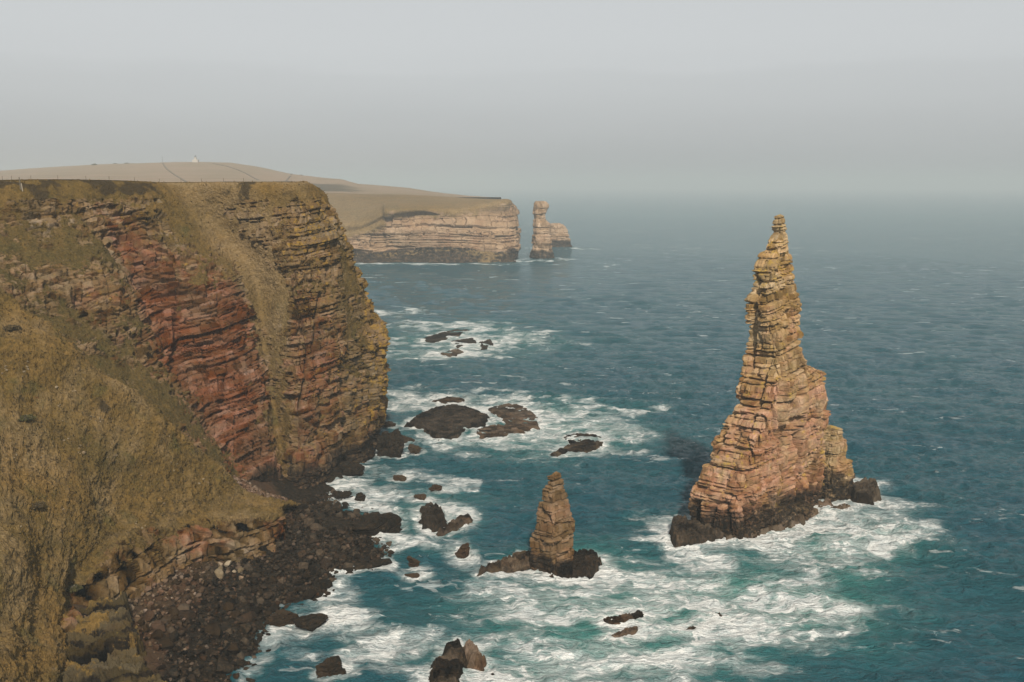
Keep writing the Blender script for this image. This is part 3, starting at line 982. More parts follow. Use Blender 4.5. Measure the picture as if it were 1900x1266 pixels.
TAL = np.array([gz(x, y, 4.5)[:2] for x, y in [(415, 880), (500, 885), (530, 915), (545, 945), (480, 955), (440, 940)]])
tl = sstep(-1.5, 1.0, poly_sd(P, TAL) + 1.5 * fbm(P, .4, 3, 305))
mask[..., 2] *= 1 - tl
mask[..., 1] = np.maximum(mask[..., 1], .8 * tl)
F = grid_faces(*G.shape[:2])
keep = (Z.reshape(-1)[F] > -2.6).any(1)
beach = mesh_obj('beach', G.reshape(-1, 3), F[keep], M_BOULDER, None, False, {'mask': mask.reshape(-1, 4)})
tag(beach, kind='structure')


# ------------------------------------------------------------------ boulders
def ico(sub):
    import bmesh
    bm = bmesh.new()
    bmesh.ops.create_icosphere(bm, subdivisions=sub, radius=1.0)
    V = np.array([v.co[:] for v in bm.verts])
    F = np.array([[v.index for v in f.verts] for f in bm.faces])
    bm.free()
    return V, F


ICO = {k: ico(k) for k in (1, 2, 3, 4, 5)}


def boulder_v(sub, seed, flat=.75, cuts=16, rough=.06):
    V, F = ICO[sub]
    V = V.copy()
    r = np.random.default_rng(seed)
    V *= np.array((1 + .35 * r.random(), .8 + .3 * r.random(), flat * (.8 + .4 * r.random())))
    for _ in range(cuts):
        n = r.normal(size=3); n /= np.linalg.norm(n)
        ext = (V @ n).max()
        c = ext * (.50 + .34 * r.random())
        d = V @ n - c
        V = V - np.outer(np.maximum(d, 0) * .96, n)
    nn = V / (np.linalg.norm(V, axis=1, keepdims=True) + 1e-9)
    V = V + nn * (rough * fbm(V + seed * 3.1, 2.2, 3, seed))[:, None]
    return V, F


def bmask(n, red, wet, lich=.0, seed=0):
    m_ = np.zeros((n, 4)); m_[:, 0] = -.6; m_[:, 1] = red; m_[:, 2] = wet; m_[:, 3] = lich
    return m_


proto = {}
for kind, (mat, red, wet) in {'wet': (M_BOULDER, .45, .66), 'damp': (M_BOULDER, .55, .4), 'dry': (M_DRY, .45, 0.), 'pale': (M_PALE, .15, 0.)}.items():
    proto[kind] = []
    for q in range(7):
        V, F = boulder_v(3, 400 + q + len(kind) * 31)
        proto[kind].append(mesh_obj('boulder', V, F, mat, None, False, {'mask': bmask(len(V), min(1, max(0, red + .3 * (q % 3 - 1))), wet + .22 * ((q * 5) % 7 - 3) / 3), 'bed': np.full(len(V), (-.25, .2, 0, .35, -.1, .15, -.35)[q])}).data)
for o in list(COL.objects):
    if o.name.startswith('boulder'):
        bpy.data.objects.remove(o)


def visible_px_(x, y, z):
    d = y * cos(PITCH) - (z - CAM_H) * sin(PITCH)
    u = x / d * FOC + 950
    vv = 633 - (y * sin(PITCH) + (z - CAM_H) * cos(PITCH)) / d * FOC
    return u, vv


BLAB = {'wet': ('dark wet boulder among the black stones of the beach by the water', 'wet boulders on the beach'),
        'damp': ('brown damp boulder in the middle of the stony beach', 'damp boulders on the beach'),
        'dry': ('dry reddish boulder high on the beach under the grassy slope', 'dry boulders at the top of the beach'),
        'pale': ('pale cream boulder in the pile high on the beach below the grassy nose', 'pale boulders in the pile')}
cand = []
r = np.random.default_rng(77)
inside_poly = np.array([gz(*p)[:2] for p in [(150, 1150, 6.5), (225, 1118, 6), (290, 1082, 5), (345, 1055, 4.8), (437, 1030, 3.5), (530, 1003, 2.5), (505, 935, 3), (560, 930, 1), (640, 900, 0), (735, 975, 0), (735, 1030, 0),
                                                (690, 1065, -.5), (620, 1100, -.5), (580, 1140, -.5), (530, 1190, -.5), (500, 1290, -.5), (240, 1310, 4), (300, 1235, 3.2), (258, 1165, 4.5)]])
for _ in range(9000):
    x, y = r.uniform(-62, -12), r.uniform(98, 200)
    cand.append((x, y))
cand = np.array(cand)
ok = poly_sd(cand, inside_poly) > .2
cand = cand[ok]
cz = beach_z(cand[:, 0], cand[:, 1])
placed = []
cell = {}
small_rocks = []
rad_all = .35 + 1.0 * r.random(len(cand)) ** 2.6
for (x, y), z, s in zip(cand, cz, rad_all):
    if z < -.9: continue
    near_shore = z < 2.2
    if near_shore: s *= 1.15
    okk = True
    gx, gy = int(x // 2), int(y // 2)
    for ax in (-1, 0, 1):
        for ay in (-1, 0, 1):
            for (x2, y2, s2) in cell.get((gx + ax, gy + ay), ()):
                if (x - x2) ** 2 + (y - y2) ** 2 < (.72 * (s + s2)) ** 2:
                    okk = False
    if not okk: continue
    cell.setdefault((gx, gy), []).append((x, y, s))
    wetv = z + 1.4 * float(noise3(np.array([[x, y, 0.]]), .12, 9)[0])
    u, vv = visible_px(x, y, z)
    pale = (400 < u < 450 and 1020 < vv < 1085)
    kind = 'pale' if pale else ('wet' if wetv < 3.5 else ('damp' if wetv < 4.6 else 'dry'))
    if pale: s = min(max(s, .5), .95)
    elif kind == 'dry': s = min(s, .85)
    placed.append((x, y, z, s, kind))
placed.sort(key=lambda q: -q[3])
big, rest = placed[:300], placed[300:]
for (x, y, z, s, kind) in big:
    o = bpy.data.objects.new('boulder', proto[kind][r.integers(0, 7)])
    COL.objects.link(o)
    o.location = (x, y, z + s * .18)
    o.rotation_euler = (r.uniform(-.3, .3), r.uniform(-.3, .3), r.uniform(0, 6.28))
    o.scale = (s, s, s)
    tag(o, BLAB[kind][0], 'boulder', BLAB[kind][1])


def stone_mass(name, items, mat, seed):
    Vs, Fs, Ms, Bs, off = [], [], [], [], 0
    rr_ = np.random.default_rng(seed)
    pv_ = [boulder_v(2, seed + q, cuts=10) for q in range(10)]
    for (x, y, z, s, red, wet) in items:
        V, F = pv_[rr_.integers(0, 10)]
        a = rr_.uniform(0, 6.28)
        Rm = np.array(((cos(a), -sin(a), 0), (sin(a), cos(a), 0), (0, 0, 1)))
        Vs.append(V @ Rm.T * s + np.array((x, y, z)))
        Fs.append(F + off); off += len(V)
        Ms.append(bmask(len(V), red, wet + rr_.normal() * .12))
        Bs.append(np.full(len(V), rr_.normal() * .3))
    o = mesh_obj(name, np.concatenate(Vs), np.concatenate(Fs), mat, None, False, {'mask': np.concatenate(Ms), 'bed': np.clip(np.concatenate(Bs), -.5, .7)})
    tag(o, kind='stuff')
    return o


wetitems, dryitems = [], []
for (x, y, z, s, kind) in rest:
    (dryitems if kind in ('dry', 'pale') else wetitems).append((x, y, z + s * .15, s, r.uniform(.1, .9), .66 if kind == 'wet' else .4))
pc = np.stack([r.uniform(-62, -12, 16000), r.uniform(98, 200, 16000)], -1)
pc = pc[poly_sd(pc, inside_poly) > -.3]
pz = beach_z(pc[:, 0], pc[:, 1])
for (x, y), z in zip(pc, pz):
    if z < -.3: continue
    s = .12 + .22 * r.random() ** 2
    wv = z + 1.2 * r.normal() * .5
    if wv < 4.0: wetitems.append((x, y, z + .02, s, r.uniform(.1, .9), .62 if wv < 3.0 else .42))
    else: dryitems.append((x, y, z + .02, s, r.uniform(.1, .8), 0))
# talus fan under the red face
for _ in range(1600):
    u, vv = r.uniform(425, 530), r.uniform(893, 948)
    zt_ = float(np.interp(vv, [893, 948], [6, 3]))
    q = gz(u, vv, zt_)
    zz_ = float(beach_z(q[0], q[1]))
    dryitems.append((q[0], q[1], zz_ + .1, .14 + .45 * r.random() ** 2.5, .7, 0))
stone_mass('wet_stones', wetitems, M_BOULDER, 900)
stone_mass('dry_stones', dryitems, M_DRY, 950)


def big_rock(px, py, w, h, seed, label, mat=M_BOULDER, wet=.6, red=.4, z=0., yaw=None, deep=.8, sub=5, fst=.7, parent=None, group=None, name='rock', cat='rock'):
    p = gz(px, py, z)
    mpp = p[1] / FOC / cos(PITCH) * 1.02
    h *= .85
    V, F = boulder_v(sub, seed, flat=.85, cuts=20, rough=.10)
    V = V / (np.ptp(V, axis=0) / 2)
    hw, hh = w * mpp / 2, h * mpp
    V = V * np.array((hw, hw * deep, hh * .75))
    nn = V / (np.linalg.norm(V, axis=1, keepdims=True) + 1e-9)
    D = strata(V + p, seed, thick=max(.3, hh * .3), joint=max(.5, hw * .5), a_layer=.05 * hh, a_block=.06 * hh, crack=.10 * hh, dip=(-.15, -.1, 1))
    V = V + nn * D[:, None] + nn * (.08 * hh * fbm(V, 2.2 / max(hh, .5), 4, seed))[:, None]
    V = V + p + np.array((0, hw * deep * .5, hh * .2))
    o = mesh_obj(name, V, F, mat, parent, False, {'mask': bmask(len(V), red, wet, .2)})
    tag(o, label, cat, group)
    if fst: FOOT.append((p[0], p[1] + hw * deep * .5, hw * .9, fst, 1.3))
    return o


big_rock(683, 1000, 92, 46, 501, 'huge black rock, biggest on the beach edge, below the headland', wet=.8, red=.3, deep=.9)
big_rock(628, 990, 80, 30, 502, 'long low black rock behind the biggest beach rock', wet=.85, red=.3)
big_rock(717, 845, 50, 52, 503, 'black wedge of rock against the seaward foot of the headland', wet=.95, red=.2, deep=1.1)
big_rock(733, 848, 30, 22, 504, 'small dark rock tucked before the black wedge at the headland foot', wet=.9)
big_rock(640, 878, 62, 22, 505, 'flat dark rock in the surf along the foot of the headland', wet=.9)
big_rock(612, 892, 50, 20, 506, 'black rock nearest the beach along the headland foot', wet=.9)
big_rock(632, 925, 38, 20, 507, 'round dark rock in foam just off the beach corner', wet=.8)
big_rock(668, 928, 24, 18, 508, 'small round rock in foam beside the dark one off the beach corner', wet=.85)
big_rock(770, 840, 26, 16, 509, 'brown rock in white water right of the black wedge', wet=.4)
big_rock(748, 822, 40, 14, 510, 'low brown rock between the headland foot and the broad slab', wet=.45)
big_rock(724, 792, 26, 12, 511, 'little grey rock in surf close behind the headland edge', wet=.5)
big_rock(806, 912, 26, 14, 512, 'lone brown rock in the white streak below the broad slab', wet=.35)
big_rock(776, 925, 24, 9, 513, 'low pale brown rock left of the lone brown one', wet=.3)
big_rock(742, 890, 26, 9, 514, 'low brown rock awash off the headland foot', wet=.3)
big_rock(863, 1030, 30, 32, 515, 'upright brown rock on the tail of the white surf line', wet=.35)
big_rock(768, 1050, 26, 20, 516, 'small brown rock in calm water off the beach point', wet=.4)
big_rock(766, 1073, 36, 8, 517, 'flat brown rock barely awash below the small brown rock', wet=.35)
big_rock(700, 1048, 44, 14, 518, 'low dark rock on the tip of the beach point', wet=.8)
big_rock(655, 1062, 60, 16, 519, 'long dark rock at the end of the beach point', wet=.8)
big_rock(622, 1068, 40, 16, 520, 'reddish dark rock in wash at the inside of the beach point', wet=.5)
big_rock(575, 1165, 70, 24, 521, 'dark domed boulder with white wash round it beside the breaker', wet=.75, fst=.6)
big_rock(520, 1160, 62, 30, 522, 'big brown domed boulder at the edge of the beach, left of the breaker', wet=.55, fst=.5)
big_rock(612, 1258, 60, 40, 523, 'brown rock cut by the bottom edge, under the breaker', wet=.6)

SK = [
    ([(750, 790), (778, 772), (800, 760), (835, 753), (870, 757), (908, 775), (905, 785), (870, 798), (815, 822), (803, 812), (785, 797), (760, 793)], 2.0, .9,
     'broad dark slab, largest of the flat rocks in the surf', .8, (.2, -.25)),
    ([(905, 760), (935, 750), (965, 752), (985, 764), (1000, 775), (1000, 795), (970, 800), (940, 790), (925, 775)], 1.0, 1.2,
     'broken low slab of stepped rock just right of the broad slab', .45, (0, 0)),
    ([(880, 800), (915, 790), (962, 792), (975, 803), (935, 812), (890, 812)], .9, .8, 'brown stepped ledge in front of the broken slab', .3, (0, 0)),
    ([(800, 744), (830, 737), (862, 740), (850, 748), (815, 750)], .7, .6, 'thin brown rock behind the broad slab', .3, (0, 0)),
    ([(1040, 812), (1075, 806), (1105, 808), (1125, 818), (1115, 830), (1070, 838), (1030, 846), (1020, 843), (1060, 825)], 1.2, .8,
     'lone low rock at the right end of the broken surf, past the stepped slabs', .5, (.3, 0)),
    ([(775, 945), (800, 938), (826, 950), (828, 975), (805, 985), (785, 972)], 1.8, .9, 'black angular rock in the surf between the beach and the small stack', .85, (0, 0)),
    ([(812, 985), (840, 968), (868, 955), (877, 962), (850, 980), (820, 992)], 1.0, .7, 'slanting brown ridge of rock beside the black angular one', .4, (0, 0)),
    ([(780, 630), (820, 618), (850, 612), (868, 616), (835, 628), (800, 637)], .9, .8, 'thin dark rock, farthest left of the distant flat reef', .8, (0, 0)),
    ([(835, 634), (880, 628), (884, 637), (850, 644)], .9, .8, 'dark middle rock of the distant flat reef', .8, (0, 0)),
    ([(886, 636), (910, 633), (917, 642), (895, 648)], 1.2, .7, 'blunt dark rock at the right end of the distant flat reef', .8, (0, 0)),
    ([(815, 657), (850, 648), (862, 655), (835, 662)], .8, .7, 'nearest brown rock of the distant flat reef', .5, (0, 0)),
    ([(852, 614), (868, 612), (872, 617), (856, 618)], .7, .6, 'smallest and farthest speck of rock in the distant flat reef', .8, (0, 0)),
    ([(1115, 1152), (1150, 1143), (1192, 1138), (1196, 1148), (1150, 1163), (1125, 1163)], 1.0, .7, 'brown bar of rock in the white water below the small stack', .35, (.2, 0)),
    ([(1122, 1182), (1160, 1170), (1190, 1165), (1192, 1173), (1150, 1184)], .7, .6, 'thinner brown bar of rock just below the first bar', .35, (.2, 0)),
    ([(1270, 1168), (1290, 1162), (1300, 1170), (1280, 1177)], .6, .6, 'little brown rock swamped by foam left of the bubbling boulder', .4, (0, 0)),
    ([(1320, 1142), (1335, 1135), (1345, 1145), (1330, 1150)], .6, .6, 'dark rock swamped by foam in the middle of the white water', .5, (0, 0)),
    ([(820, 1205), (850, 1195), (868, 1215), (862, 1240), (850, 1280), (800, 1290), (790, 1255), (810, 1225)], 2.2, 1.1, 'large grey rock cut by the bottom edge right of the breaker', .55, (0, 0)),
    ([(855, 1205), (880, 1200), (898, 1225), (895, 1240), (870, 1235)], 2.4, .9, 'brown ribbed rock leaning on the large grey one at the bottom edge', .15, (0, 0)),
    ([(905, 1252), (920, 1250), (924, 1256), (910, 1258)], .5, .4, 'tiny dark rock in foam right of the ribbed rock', .6, (0, 0)),
]
for k, (pp, h, ed, lab, wet, tl) in enumerate(SK):
    skerry('rock', pp, h * (.48 if k < 5 else .62 if k > 6 else .75), M_SKERRY, 600 + k * 3, lab, 'rock', edge=ed, wet=.25 + .75 * wet, red=.35 + .3 * (wet < .5), tilt=tl, foam_st=.75, step=.45)

# tilted ledges at the foot of the grassy slope, lower left
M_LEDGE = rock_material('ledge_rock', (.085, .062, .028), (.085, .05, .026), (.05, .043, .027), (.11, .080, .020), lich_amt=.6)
lo, hi = OW.min(0) - 1, OW.max(0) + 1
X, Y = np.meshgrid(np.arange(lo[0], hi[0], .11), np.arange(lo[1], hi[1], .11))
P = np.stack([X, Y, 0 * X], -1)
d = poly_sd(P + 1.2 * np.stack([fbm(P, .5, 3, 1), fbm(P, .5, 3, 2), 0 * X], -1), OW)
c = OW.mean(0)
base = 5.6 + .16 * (Y - c[1]) - .10 * (X - c[0]) + .8 * fbm(P, .15, 3, 3)
sd_ = -(X - c[0]) * .50 + (Y - c[1]) * .86 + 2.6 * fbm(P * np.array((.6, 1, 1)), .20, 5, 4) + .9 * fbm(P, .8, 4, 24)     # across the beds
wd = 1.5
ki = np.floor(sd_ / wd)
fr = sd_ / wd - ki
hgt = (rnd(ki, 0, 0, 5) - .4) * 1.7
al = (X - c[0]) * .86 + (Y - c[1]) * .5
brk = np.clip(.5 + 1.2 * fbm(np.stack([al * .5, sd_, 0 * al], -1), .35, 4, 7), 0, 1)
z = base + hgt + (brk - .5) * 1.5 + .5 * (fr - .5)
z -= 2.4 * (1 - sstep(.10, .30, fr)) * sstep(.1, .35, rnd(ki, 3, 0, 8) + .5 * fbm(P, .3, 2, 9))
z += strata(np.stack([X, Y, z], -1), 12, thick=.8, joint=2.2, a_layer=.08, a_block=.08, crack=.12, rot=.53, dip=(.2, -.3, 1)) + .6 * fbm(P, .8, 5, 10, .6)
up = sstep(-.1, .9, d)
z = z * up + (z - 5.5) * (1 - up)
G = np.stack([X, Y, z], -1)
F = grid_faces(*X.shape)
keep = (d.reshape(-1)[F] > -.7).all(1)
m_ = np.zeros(X.shape + (4,))
m_[..., 0] = .22 + .9 * (brk - .5) + .45 * fbm(P, .4, 3, 13) + .3 * sstep(c[0] - 2, c[0] - 9, X)
m_[..., 1] = .3
m_[..., 2] = .9 * (1 - sstep(.2, .5, fr)) + .5 * fbm(P, .3, 2, 14)  # shade of the slots painted dark through the wet channel, plus random damp
m_[..., 3] = .3
bedk = .35 * (rnd(ki, 21, 0, 5) - .5) + .4 * (brk - .5) - .1
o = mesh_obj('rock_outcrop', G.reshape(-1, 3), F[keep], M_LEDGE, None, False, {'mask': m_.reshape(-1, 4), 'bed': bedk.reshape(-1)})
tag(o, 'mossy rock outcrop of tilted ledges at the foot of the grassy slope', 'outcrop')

# ------------------------------------------------------------------ far headland
FH = [
    [(480, 358, 1000), (480, 368, 900), (480, 400, 800), (480, 430, 790), (480, 450, 786), (480, 470, 783), (480, 492, 0)],
    [(600, 358, 1000), (600, 368, 900), (600, 402, 800), (600, 432, 790), (600, 452, 786), (600, 470, 783), (600, 490, 0)],
    [(660, 360, 1000), (655, 372, 900), (660, 408, 802), (660, 430, 790), (660, 450, 786), (660, 470, 783), (660, 488.5, 0)],
    [(705, 361, 1000), (700, 373, 900), (706, 392, 806), (706, 412, 798), (706, 440, 792), (706, 465, 787), (706, 488, 0)],
    [(722, 361, 1000), (722, 372, 900), (720, 385, 800), (720, 412, 795), (720, 440, 788), (720, 465, 786), (720, 487.5, 0)],
    [(790, 363, 1000), (785, 371, 900), (780, 384, 803), (780, 405, 800), (780, 440, 790), (780, 465, 788), (780, 487, 0)],
    [(850, 367, 1000), (850, 371, 900), (850, 382, 806), (850, 408, 796), (850, 437, 790), (850, 465, 786), (850, 488, 0)],
    [(900, 369, 980), (900, 371, 880), (900, 376, 806), (902, 400, 800), (905, 430, 793), (905, 465, 786), (903, 489, 0)],
    [(934, 370, 900), (937, 371, 850), (940, 374, 808), (946, 400, 806), (953, 430, 800), (953, 465, 795), (946, 487, 0)],
    [(942, 370.5, 900), (946, 372, 860), (950, 378, 835), (956, 400, 833), (963, 430, 831), (963, 465, 829), (958, 484, 0)],
    [(930, 370, 960), (935, 372, 940), (940, 380, 920), (945, 400, 920), (950, 430, 920), (950, 450, 920), (948, 465, 0)],
    [(860, 368, 1300), (862, 372, 1290), (864, 380, 1280), (866, 390, 1280), (868, 410, 1280), (868, 425, 1280), (868, 432, 0)],
]
fn = np.zeros((len(FH), 9, 4))
for i, c in enumerate(FH):
    for j, (px, py, Y) in enumerate(c):
        g = (1., 1., .75, .25, .2, .0, -.3)[j]
        if i in (5, 6, 7) and j == 3: g = .45
        if i <= 3 and j in (2, 3): g = .8
        if i >= 8: g = (1, 1, .6, .3, .2, 0, -.3)[j]
        fn[i, j + 1] = (*at(px, py, Y if Y else yz(py)), g)
    fn[i, 0] = fn[i, 1]; fn[i, 0, 1] += 250; fn[i, 0, 2] -= 4; fn[i, 0, 0] *= 1.2
    fn[i, 8] = fn[i, 7]; fn[i, 8, 2] = -4
Gf = np.moveaxis(cr(cr(fn, 620, 0), 300, 1), 0, 1)
P = np.ascontiguousarray(Gf[..., :3])
N = normals(P)
if N[220, 300, 1] > 0: N = -N
grass = Gf[..., 3] + .4 * fbm(P, .02, 4, 401) + .5 * sstep(.55, .85, np.abs(N[..., 2]))
gm = sstep(.35, .65, grass)
D, bed1 = strata(P, 27, tone=True, thick=6.0, joint=14, a_layer=1.0, a_block=1.2, crack=.9, dip=(.015, 0, 1), rot=.1, cw=.5)
D2, bed2 = strata(P, 28, tone=True, thick=2.4, joint=7, a_layer=.5, a_block=.5, crack=.6, dip=(.015, 0, 1), rot=.1, cw=.4)
D += D2
bed = .20 * bed1 + .18 * bed2
D += 5 * fbm(P * np.array((1, 1, .25)), .022, 3, 402)
Dg = 2.5 * fbm(P, .015, 3, 403) * sstep(880, 800, P[..., 1])
P2 = P + N * (D * (1 - gm) + Dg * gm)[..., None]
mask = np.zeros(P.shape[:2] + (4,))
mask[..., 0] = grass
mask[..., 1] = np.clip(.35 + .4 * fbm(P, .03, 2, 404), 0, 1)
mask[..., 2] = .95 * (1 - sstep(6, 12, P[..., 2] + 4 * fbm(P, .03, 3, 405))) * sstep(880, 840, P[..., 1])
mask[..., 3] = .3
tone = np.zeros(P.shape[:2] + (3,))
tone[..., 1] = np.clip(.75 + .8 * fbm(P, .01, 3, 411), 0, 1)
tag(mesh_obj('far_headland', P2.reshape(-1, 3), grid_faces(*P.shape[:2]), M_FAR, None, False, {'mask': mask.reshape(-1, 4), 'tone': tone.reshape(-1, 3), 'bed': bed.reshape(-1)}), kind='structure')

# ------------------------------------------------------------------ the hill behind
SKY = [(-500, 335), (-300, 330), (-150, 325), (0, 317), (100, 310), (180, 305.5), (260, 303), (320, 301), (370, 300.5), (430, 302.5), (480, 310), (540, 323), (600, 330), (635, 332.5), (665, 341), (700, 343.5), (760, 348.5), (810, 356.5), (870, 364), (930, 369)]
skx, sky_y = np.array([a for a, b in SKY], float), np.array([b for a, b in SKY], float)
nx_ = 260
pxs = np.linspace(-500, 930, nx_)
hill_rows = []
HY = [900, 1000, 1150, 1350, 1550, 1750, 1900, 2100, 2400]
for k, Yk in enumerate(HY):
    row = []
    for px in pxs:
        ysk = np.interp(px, skx, sky_y)
        Ysky = np.interp(px, [0, 480, 700, 930], [1700, 1600, 1400, 1300])
        Yst = 1000. if px > 540 else 900.
        Yq = np.interp(Yk, [900, 1750, 2400], [Yst, Ysky, Ysky * 1.4])
        f_ = np.clip((Yk - 900) / 850, 0, 1)
        p_sk = at(px, ysk, Ysky)
        z0 = 47.0 if px > 560 else 50.0
        if Yk <= 1750:
            z = z0 + (p_sk[2] - z0) * (f_ ** 1.15)
        else:
            z = p_sk[2] - ((Yk - 1750) / 650) ** 2 * 40
        x = (px - 950) / FOC * Yq / cos(PITCH) * .99
        x = at(px, ysk, Yq)[0]
        row.append((x, Yq, z))
    hill_rows.append(row)
Hn = cr(cr(np.array(hill_rows), 160, 0), 520, 1)
Hn[..., 2] += 1.2 * fbm(Hn, .006, 3, 501) * sstep(1800, 1500, Hn[..., 1]) + .35 * fbm(Hn, .06, 2, 502)
t = NT('hill_turf')
v = t.coords()
n1 = t.noise(v, .012, 5, .6)
n2 = t.noise(v, .12, 5, .65)
c = t.mix(t.ramp(n1, .35, .65), (.215, .150, .10), (.175, .13, .08))
c = t.mix(t.ramp(n2, .35, .7, 0, .35), c, (.13, .095, .055))
atn = t.n('ShaderNodeAttribute', attribute_name='mask')
sp_ = t.n('ShaderNodeSeparateColor')
t.l(atn.outputs['Color'], sp_.inputs[0])
c = t.mix(sp_.outputs[0], c, t.mix(t.ramp(n2, .4, .6), (.035, .03, .016), (.07, .05, .025)))
t.bsdf(c, .95, .1, n2, .4, 1.0)
hp = visible_px(Hn[..., 0], Hn[..., 1], Hn[..., 2])
heath = np.array([at(x, y, Yh)[:2] for (x, y, Yh) in [(560, 333, 1330), (640, 333, 1290), (668, 345, 1230), (655, 358, 1130), (580, 362, 1120), (520, 352, 1200)]])
dd = poly_sd(Hn[..., :2], heath)
hmask = np.zeros(Hn.shape[:2] + (4,))
hmask[..., 0] = sstep(-12, 18, dd + 30 * fbm(Hn, .02, 3, 503)) * .9
hill = mesh_obj('hill', Hn.reshape(-1, 3), grid_faces(160, 520), t.m, None, True, {'mask': hmask.reshape(-1, 4)})
tag(hill, kind='structure')


def hill_z(x, y):
    j = np.argmin((Hn[..., 0] - x) ** 2 + (Hn[..., 1] - y) ** 2)
    return Hn.reshape(-1, 3)[j, 2]


def hill_at(px, py):
    """point of the hill seen at a photo pixel (front side)"""
    front = Hn[..., 1] < 1760
    e = (hp[0] - px) ** 2 + (hp[1] - py) ** 2 * 4 + np.where(front, 0, 1e6)
    return Hn.reshape(-1, 3)[np.argmin(e)]


M_TRACK = simple('track_soil', (.11, .085, .058), .95, .1, .3, .3)
for nm, pts in (('path', [(303, 303), (312, 315), (325, 325), (345, 338)]), ('path', [(395, 304), (425, 310), (455, 321), (480, 334)]), ('path', [(532, 336), (548, 328), (560, 326)])):
    ps = cr(np.array([hill_at(*p) for p in pts]), 40, 0)
    zs_ = np.array([hill_z(p[0], p[1]) for p in ps])
    dirv = np.gradient(ps[:, :2], axis=0)
    dirv /= np.linalg.norm(dirv, axis=1, keepdims=True) + 1e-9
    nn = np.stack([-dirv[:, 1], dirv[:, 0]], -1) * 1.1
    A_ = np.concatenate([ps[:, :2] - nn, (zs_ + .5)[:, None]], 1)
    B_ = np.concatenate([ps[:, :2] + nn, (zs_ + .5)[:, None]], 1)
    A0, B0 = A_.copy(), B_.copy()
    A0[:, 2] -= 2.5; B0[:, 2] -= 2.5
    Gp = np.stack([A0, A_, B_, B0], 0)
    tag(mesh_obj(nm, Gp.reshape(-1, 3), grid_faces(4, 40), M_TRACK), kind='structure')

# ------------------------------------------------------------------ small things on the hill and the clifftop
M_WHITE = simple('white_paint', (.36, .33, .29), .7)
M_DARK = simple('dark_metal', (.06, .06, .06), .6)
M_WOOD = simple('weathered_wood', (.10, .085, .065), .9, .2, .3, 6.)
M_PALEWOOD = simple('pale_wood', (.26, .22, .17), .9)
M_GLASS = simple('lantern_glass', (.12, .14, .15), .2, .5)


def prism(name, c, r0, r1, z0, z1, nseg, mat, parent=None, rot=0.):
    a = np.linspace(0, 2 * pi, nseg, endpoint=False) + rot
    V = [(c[0] + r0 * cos(q), c[1] + r0 * sin(q), z0) for q in a] + [(c[0] + r1 * cos(q), c[1] + r1 * sin(q), z1) for q in a]
    V += [(c[0], c[1], z0), (c[0], c[1], z1)]
    F = []
    for i in range(nseg):
        j = (i + 1) % nseg
        F.append((i, j, nseg + j, nseg + i))
        F.append((2 * nseg, j, i, i))
        F.append((2 * nseg + 1, nseg + i, nseg + j, nseg + j))
    import bmesh
    bm = bmesh.new()
    vs = [bm.verts.new(q) for q in V]
    for f in F:
        ids = list(dict.fromkeys(f))
        bm.faces.new([vs[k] for k in ids])
    me = bpy.data.meshes.new(name)
    bm.to_mesh(me); bm.free()
    me.materials.append(mat)
    o = bpy.data.objects.new(name, me)
    COL.objects.link(o)
    o.parent = parent
    return o


p = hill_at(366, 301)
b = np.array((p[0], p[1] - 6, p[2] - .5))
lh = empty('lighthouse', tuple(b))
tag(lh, 'tiny white lighthouse on the crest of the hazy hill', 'lighthouse')
prism('tower', (0, 0), 2.6, 2.3, 0, 7.5, 4, M_WHITE, lh, pi / 4)
prism('gallery', (0, 0), 2.9, 2.9, 7.5, 7.9, 4, M_WHITE, lh, pi / 4)
prism('lantern', (0, 0), 1.3, 1.3, 7.9, 9.8, 10, M_GLASS, lh)
prism('dome', (0, 0), 1.5, .2, 9.8, 11.0, 10, M_DARK, lh)
box('lighthouse_annex', (-4.4, -3, 0), (4.2, 3.2, 4.2), M_WHITE, lh)
p = hill_at(301, 303)
mast = empty('radio_mast', (p[0], p[1], p[2] - .5))
tag(mast, 'thin radio mast on the hill left of the white lighthouse', 'mast')
prism('pole', (0, 0), .28, .18, 0, 11.5, 6, M_DARK, mast)
prism('antenna', (0, 0), .8, .8, 10.2, 10.6, 6, M_DARK, mast)


def leaf_clump(name, n, rx, rz, size, seed, mat, parent=None):
    rr_ = np.random.default_rng(seed)
    d = rr_.normal(size=(n, 3)); d /= np.linalg.norm(d, axis=1, keepdims=True)
    d[:, 2] = np.abs(d[:, 2])
    rad = (.45 + .55 * rr_.random(n)) * (1 + .5 * noise3(d, 2.2, seed))
    C = d * rad[:, None] * np.array((rx, rx, rz))
    a = rr_.normal(size=(n, 3)); a /= np.linalg.norm(a, axis=1, keepdims=True)
    b_ = np.cross(a, rr_.normal(size=(n, 3))); b_ /= np.linalg.norm(b_, axis=1, keepdims=True)
    s = size * (.6 + .8 * rr_.random(n))[:, None]
    V = np.stack([C - a * s, C + b_ * s * .5, C + a * s, C - b_ * s * .5], 1).reshape(-1, 3)
    return mesh_obj(name, V, np.arange(4 * n).reshape(-1, 4), mat, parent)


M_LEAF = simple('gorse_leaf', (.052, .046, .016), .9, .2, .5, 3.)
M_LEAF2 = simple('heather_leaf', (.060, .042, .018), .9, .2, .5, 3.)


def slope_at(px, py, Pm=SLOPE_P):
    if not hasattr(slope_at, 'c'):
        slope_at.c = visible_px(Pm[..., 0], Pm[..., 1], Pm[..., 2])
        slope_at.ok = np.arange(Pm.shape[0])[:, None] > 110
    u, v_ = slope_at.c
    e = (u - px) ** 2 + (v_ - py) ** 2 + np.where(slope_at.ok, 0, 1e6)
    return Pm.reshape(-1, 3)[np.argmin(e)]


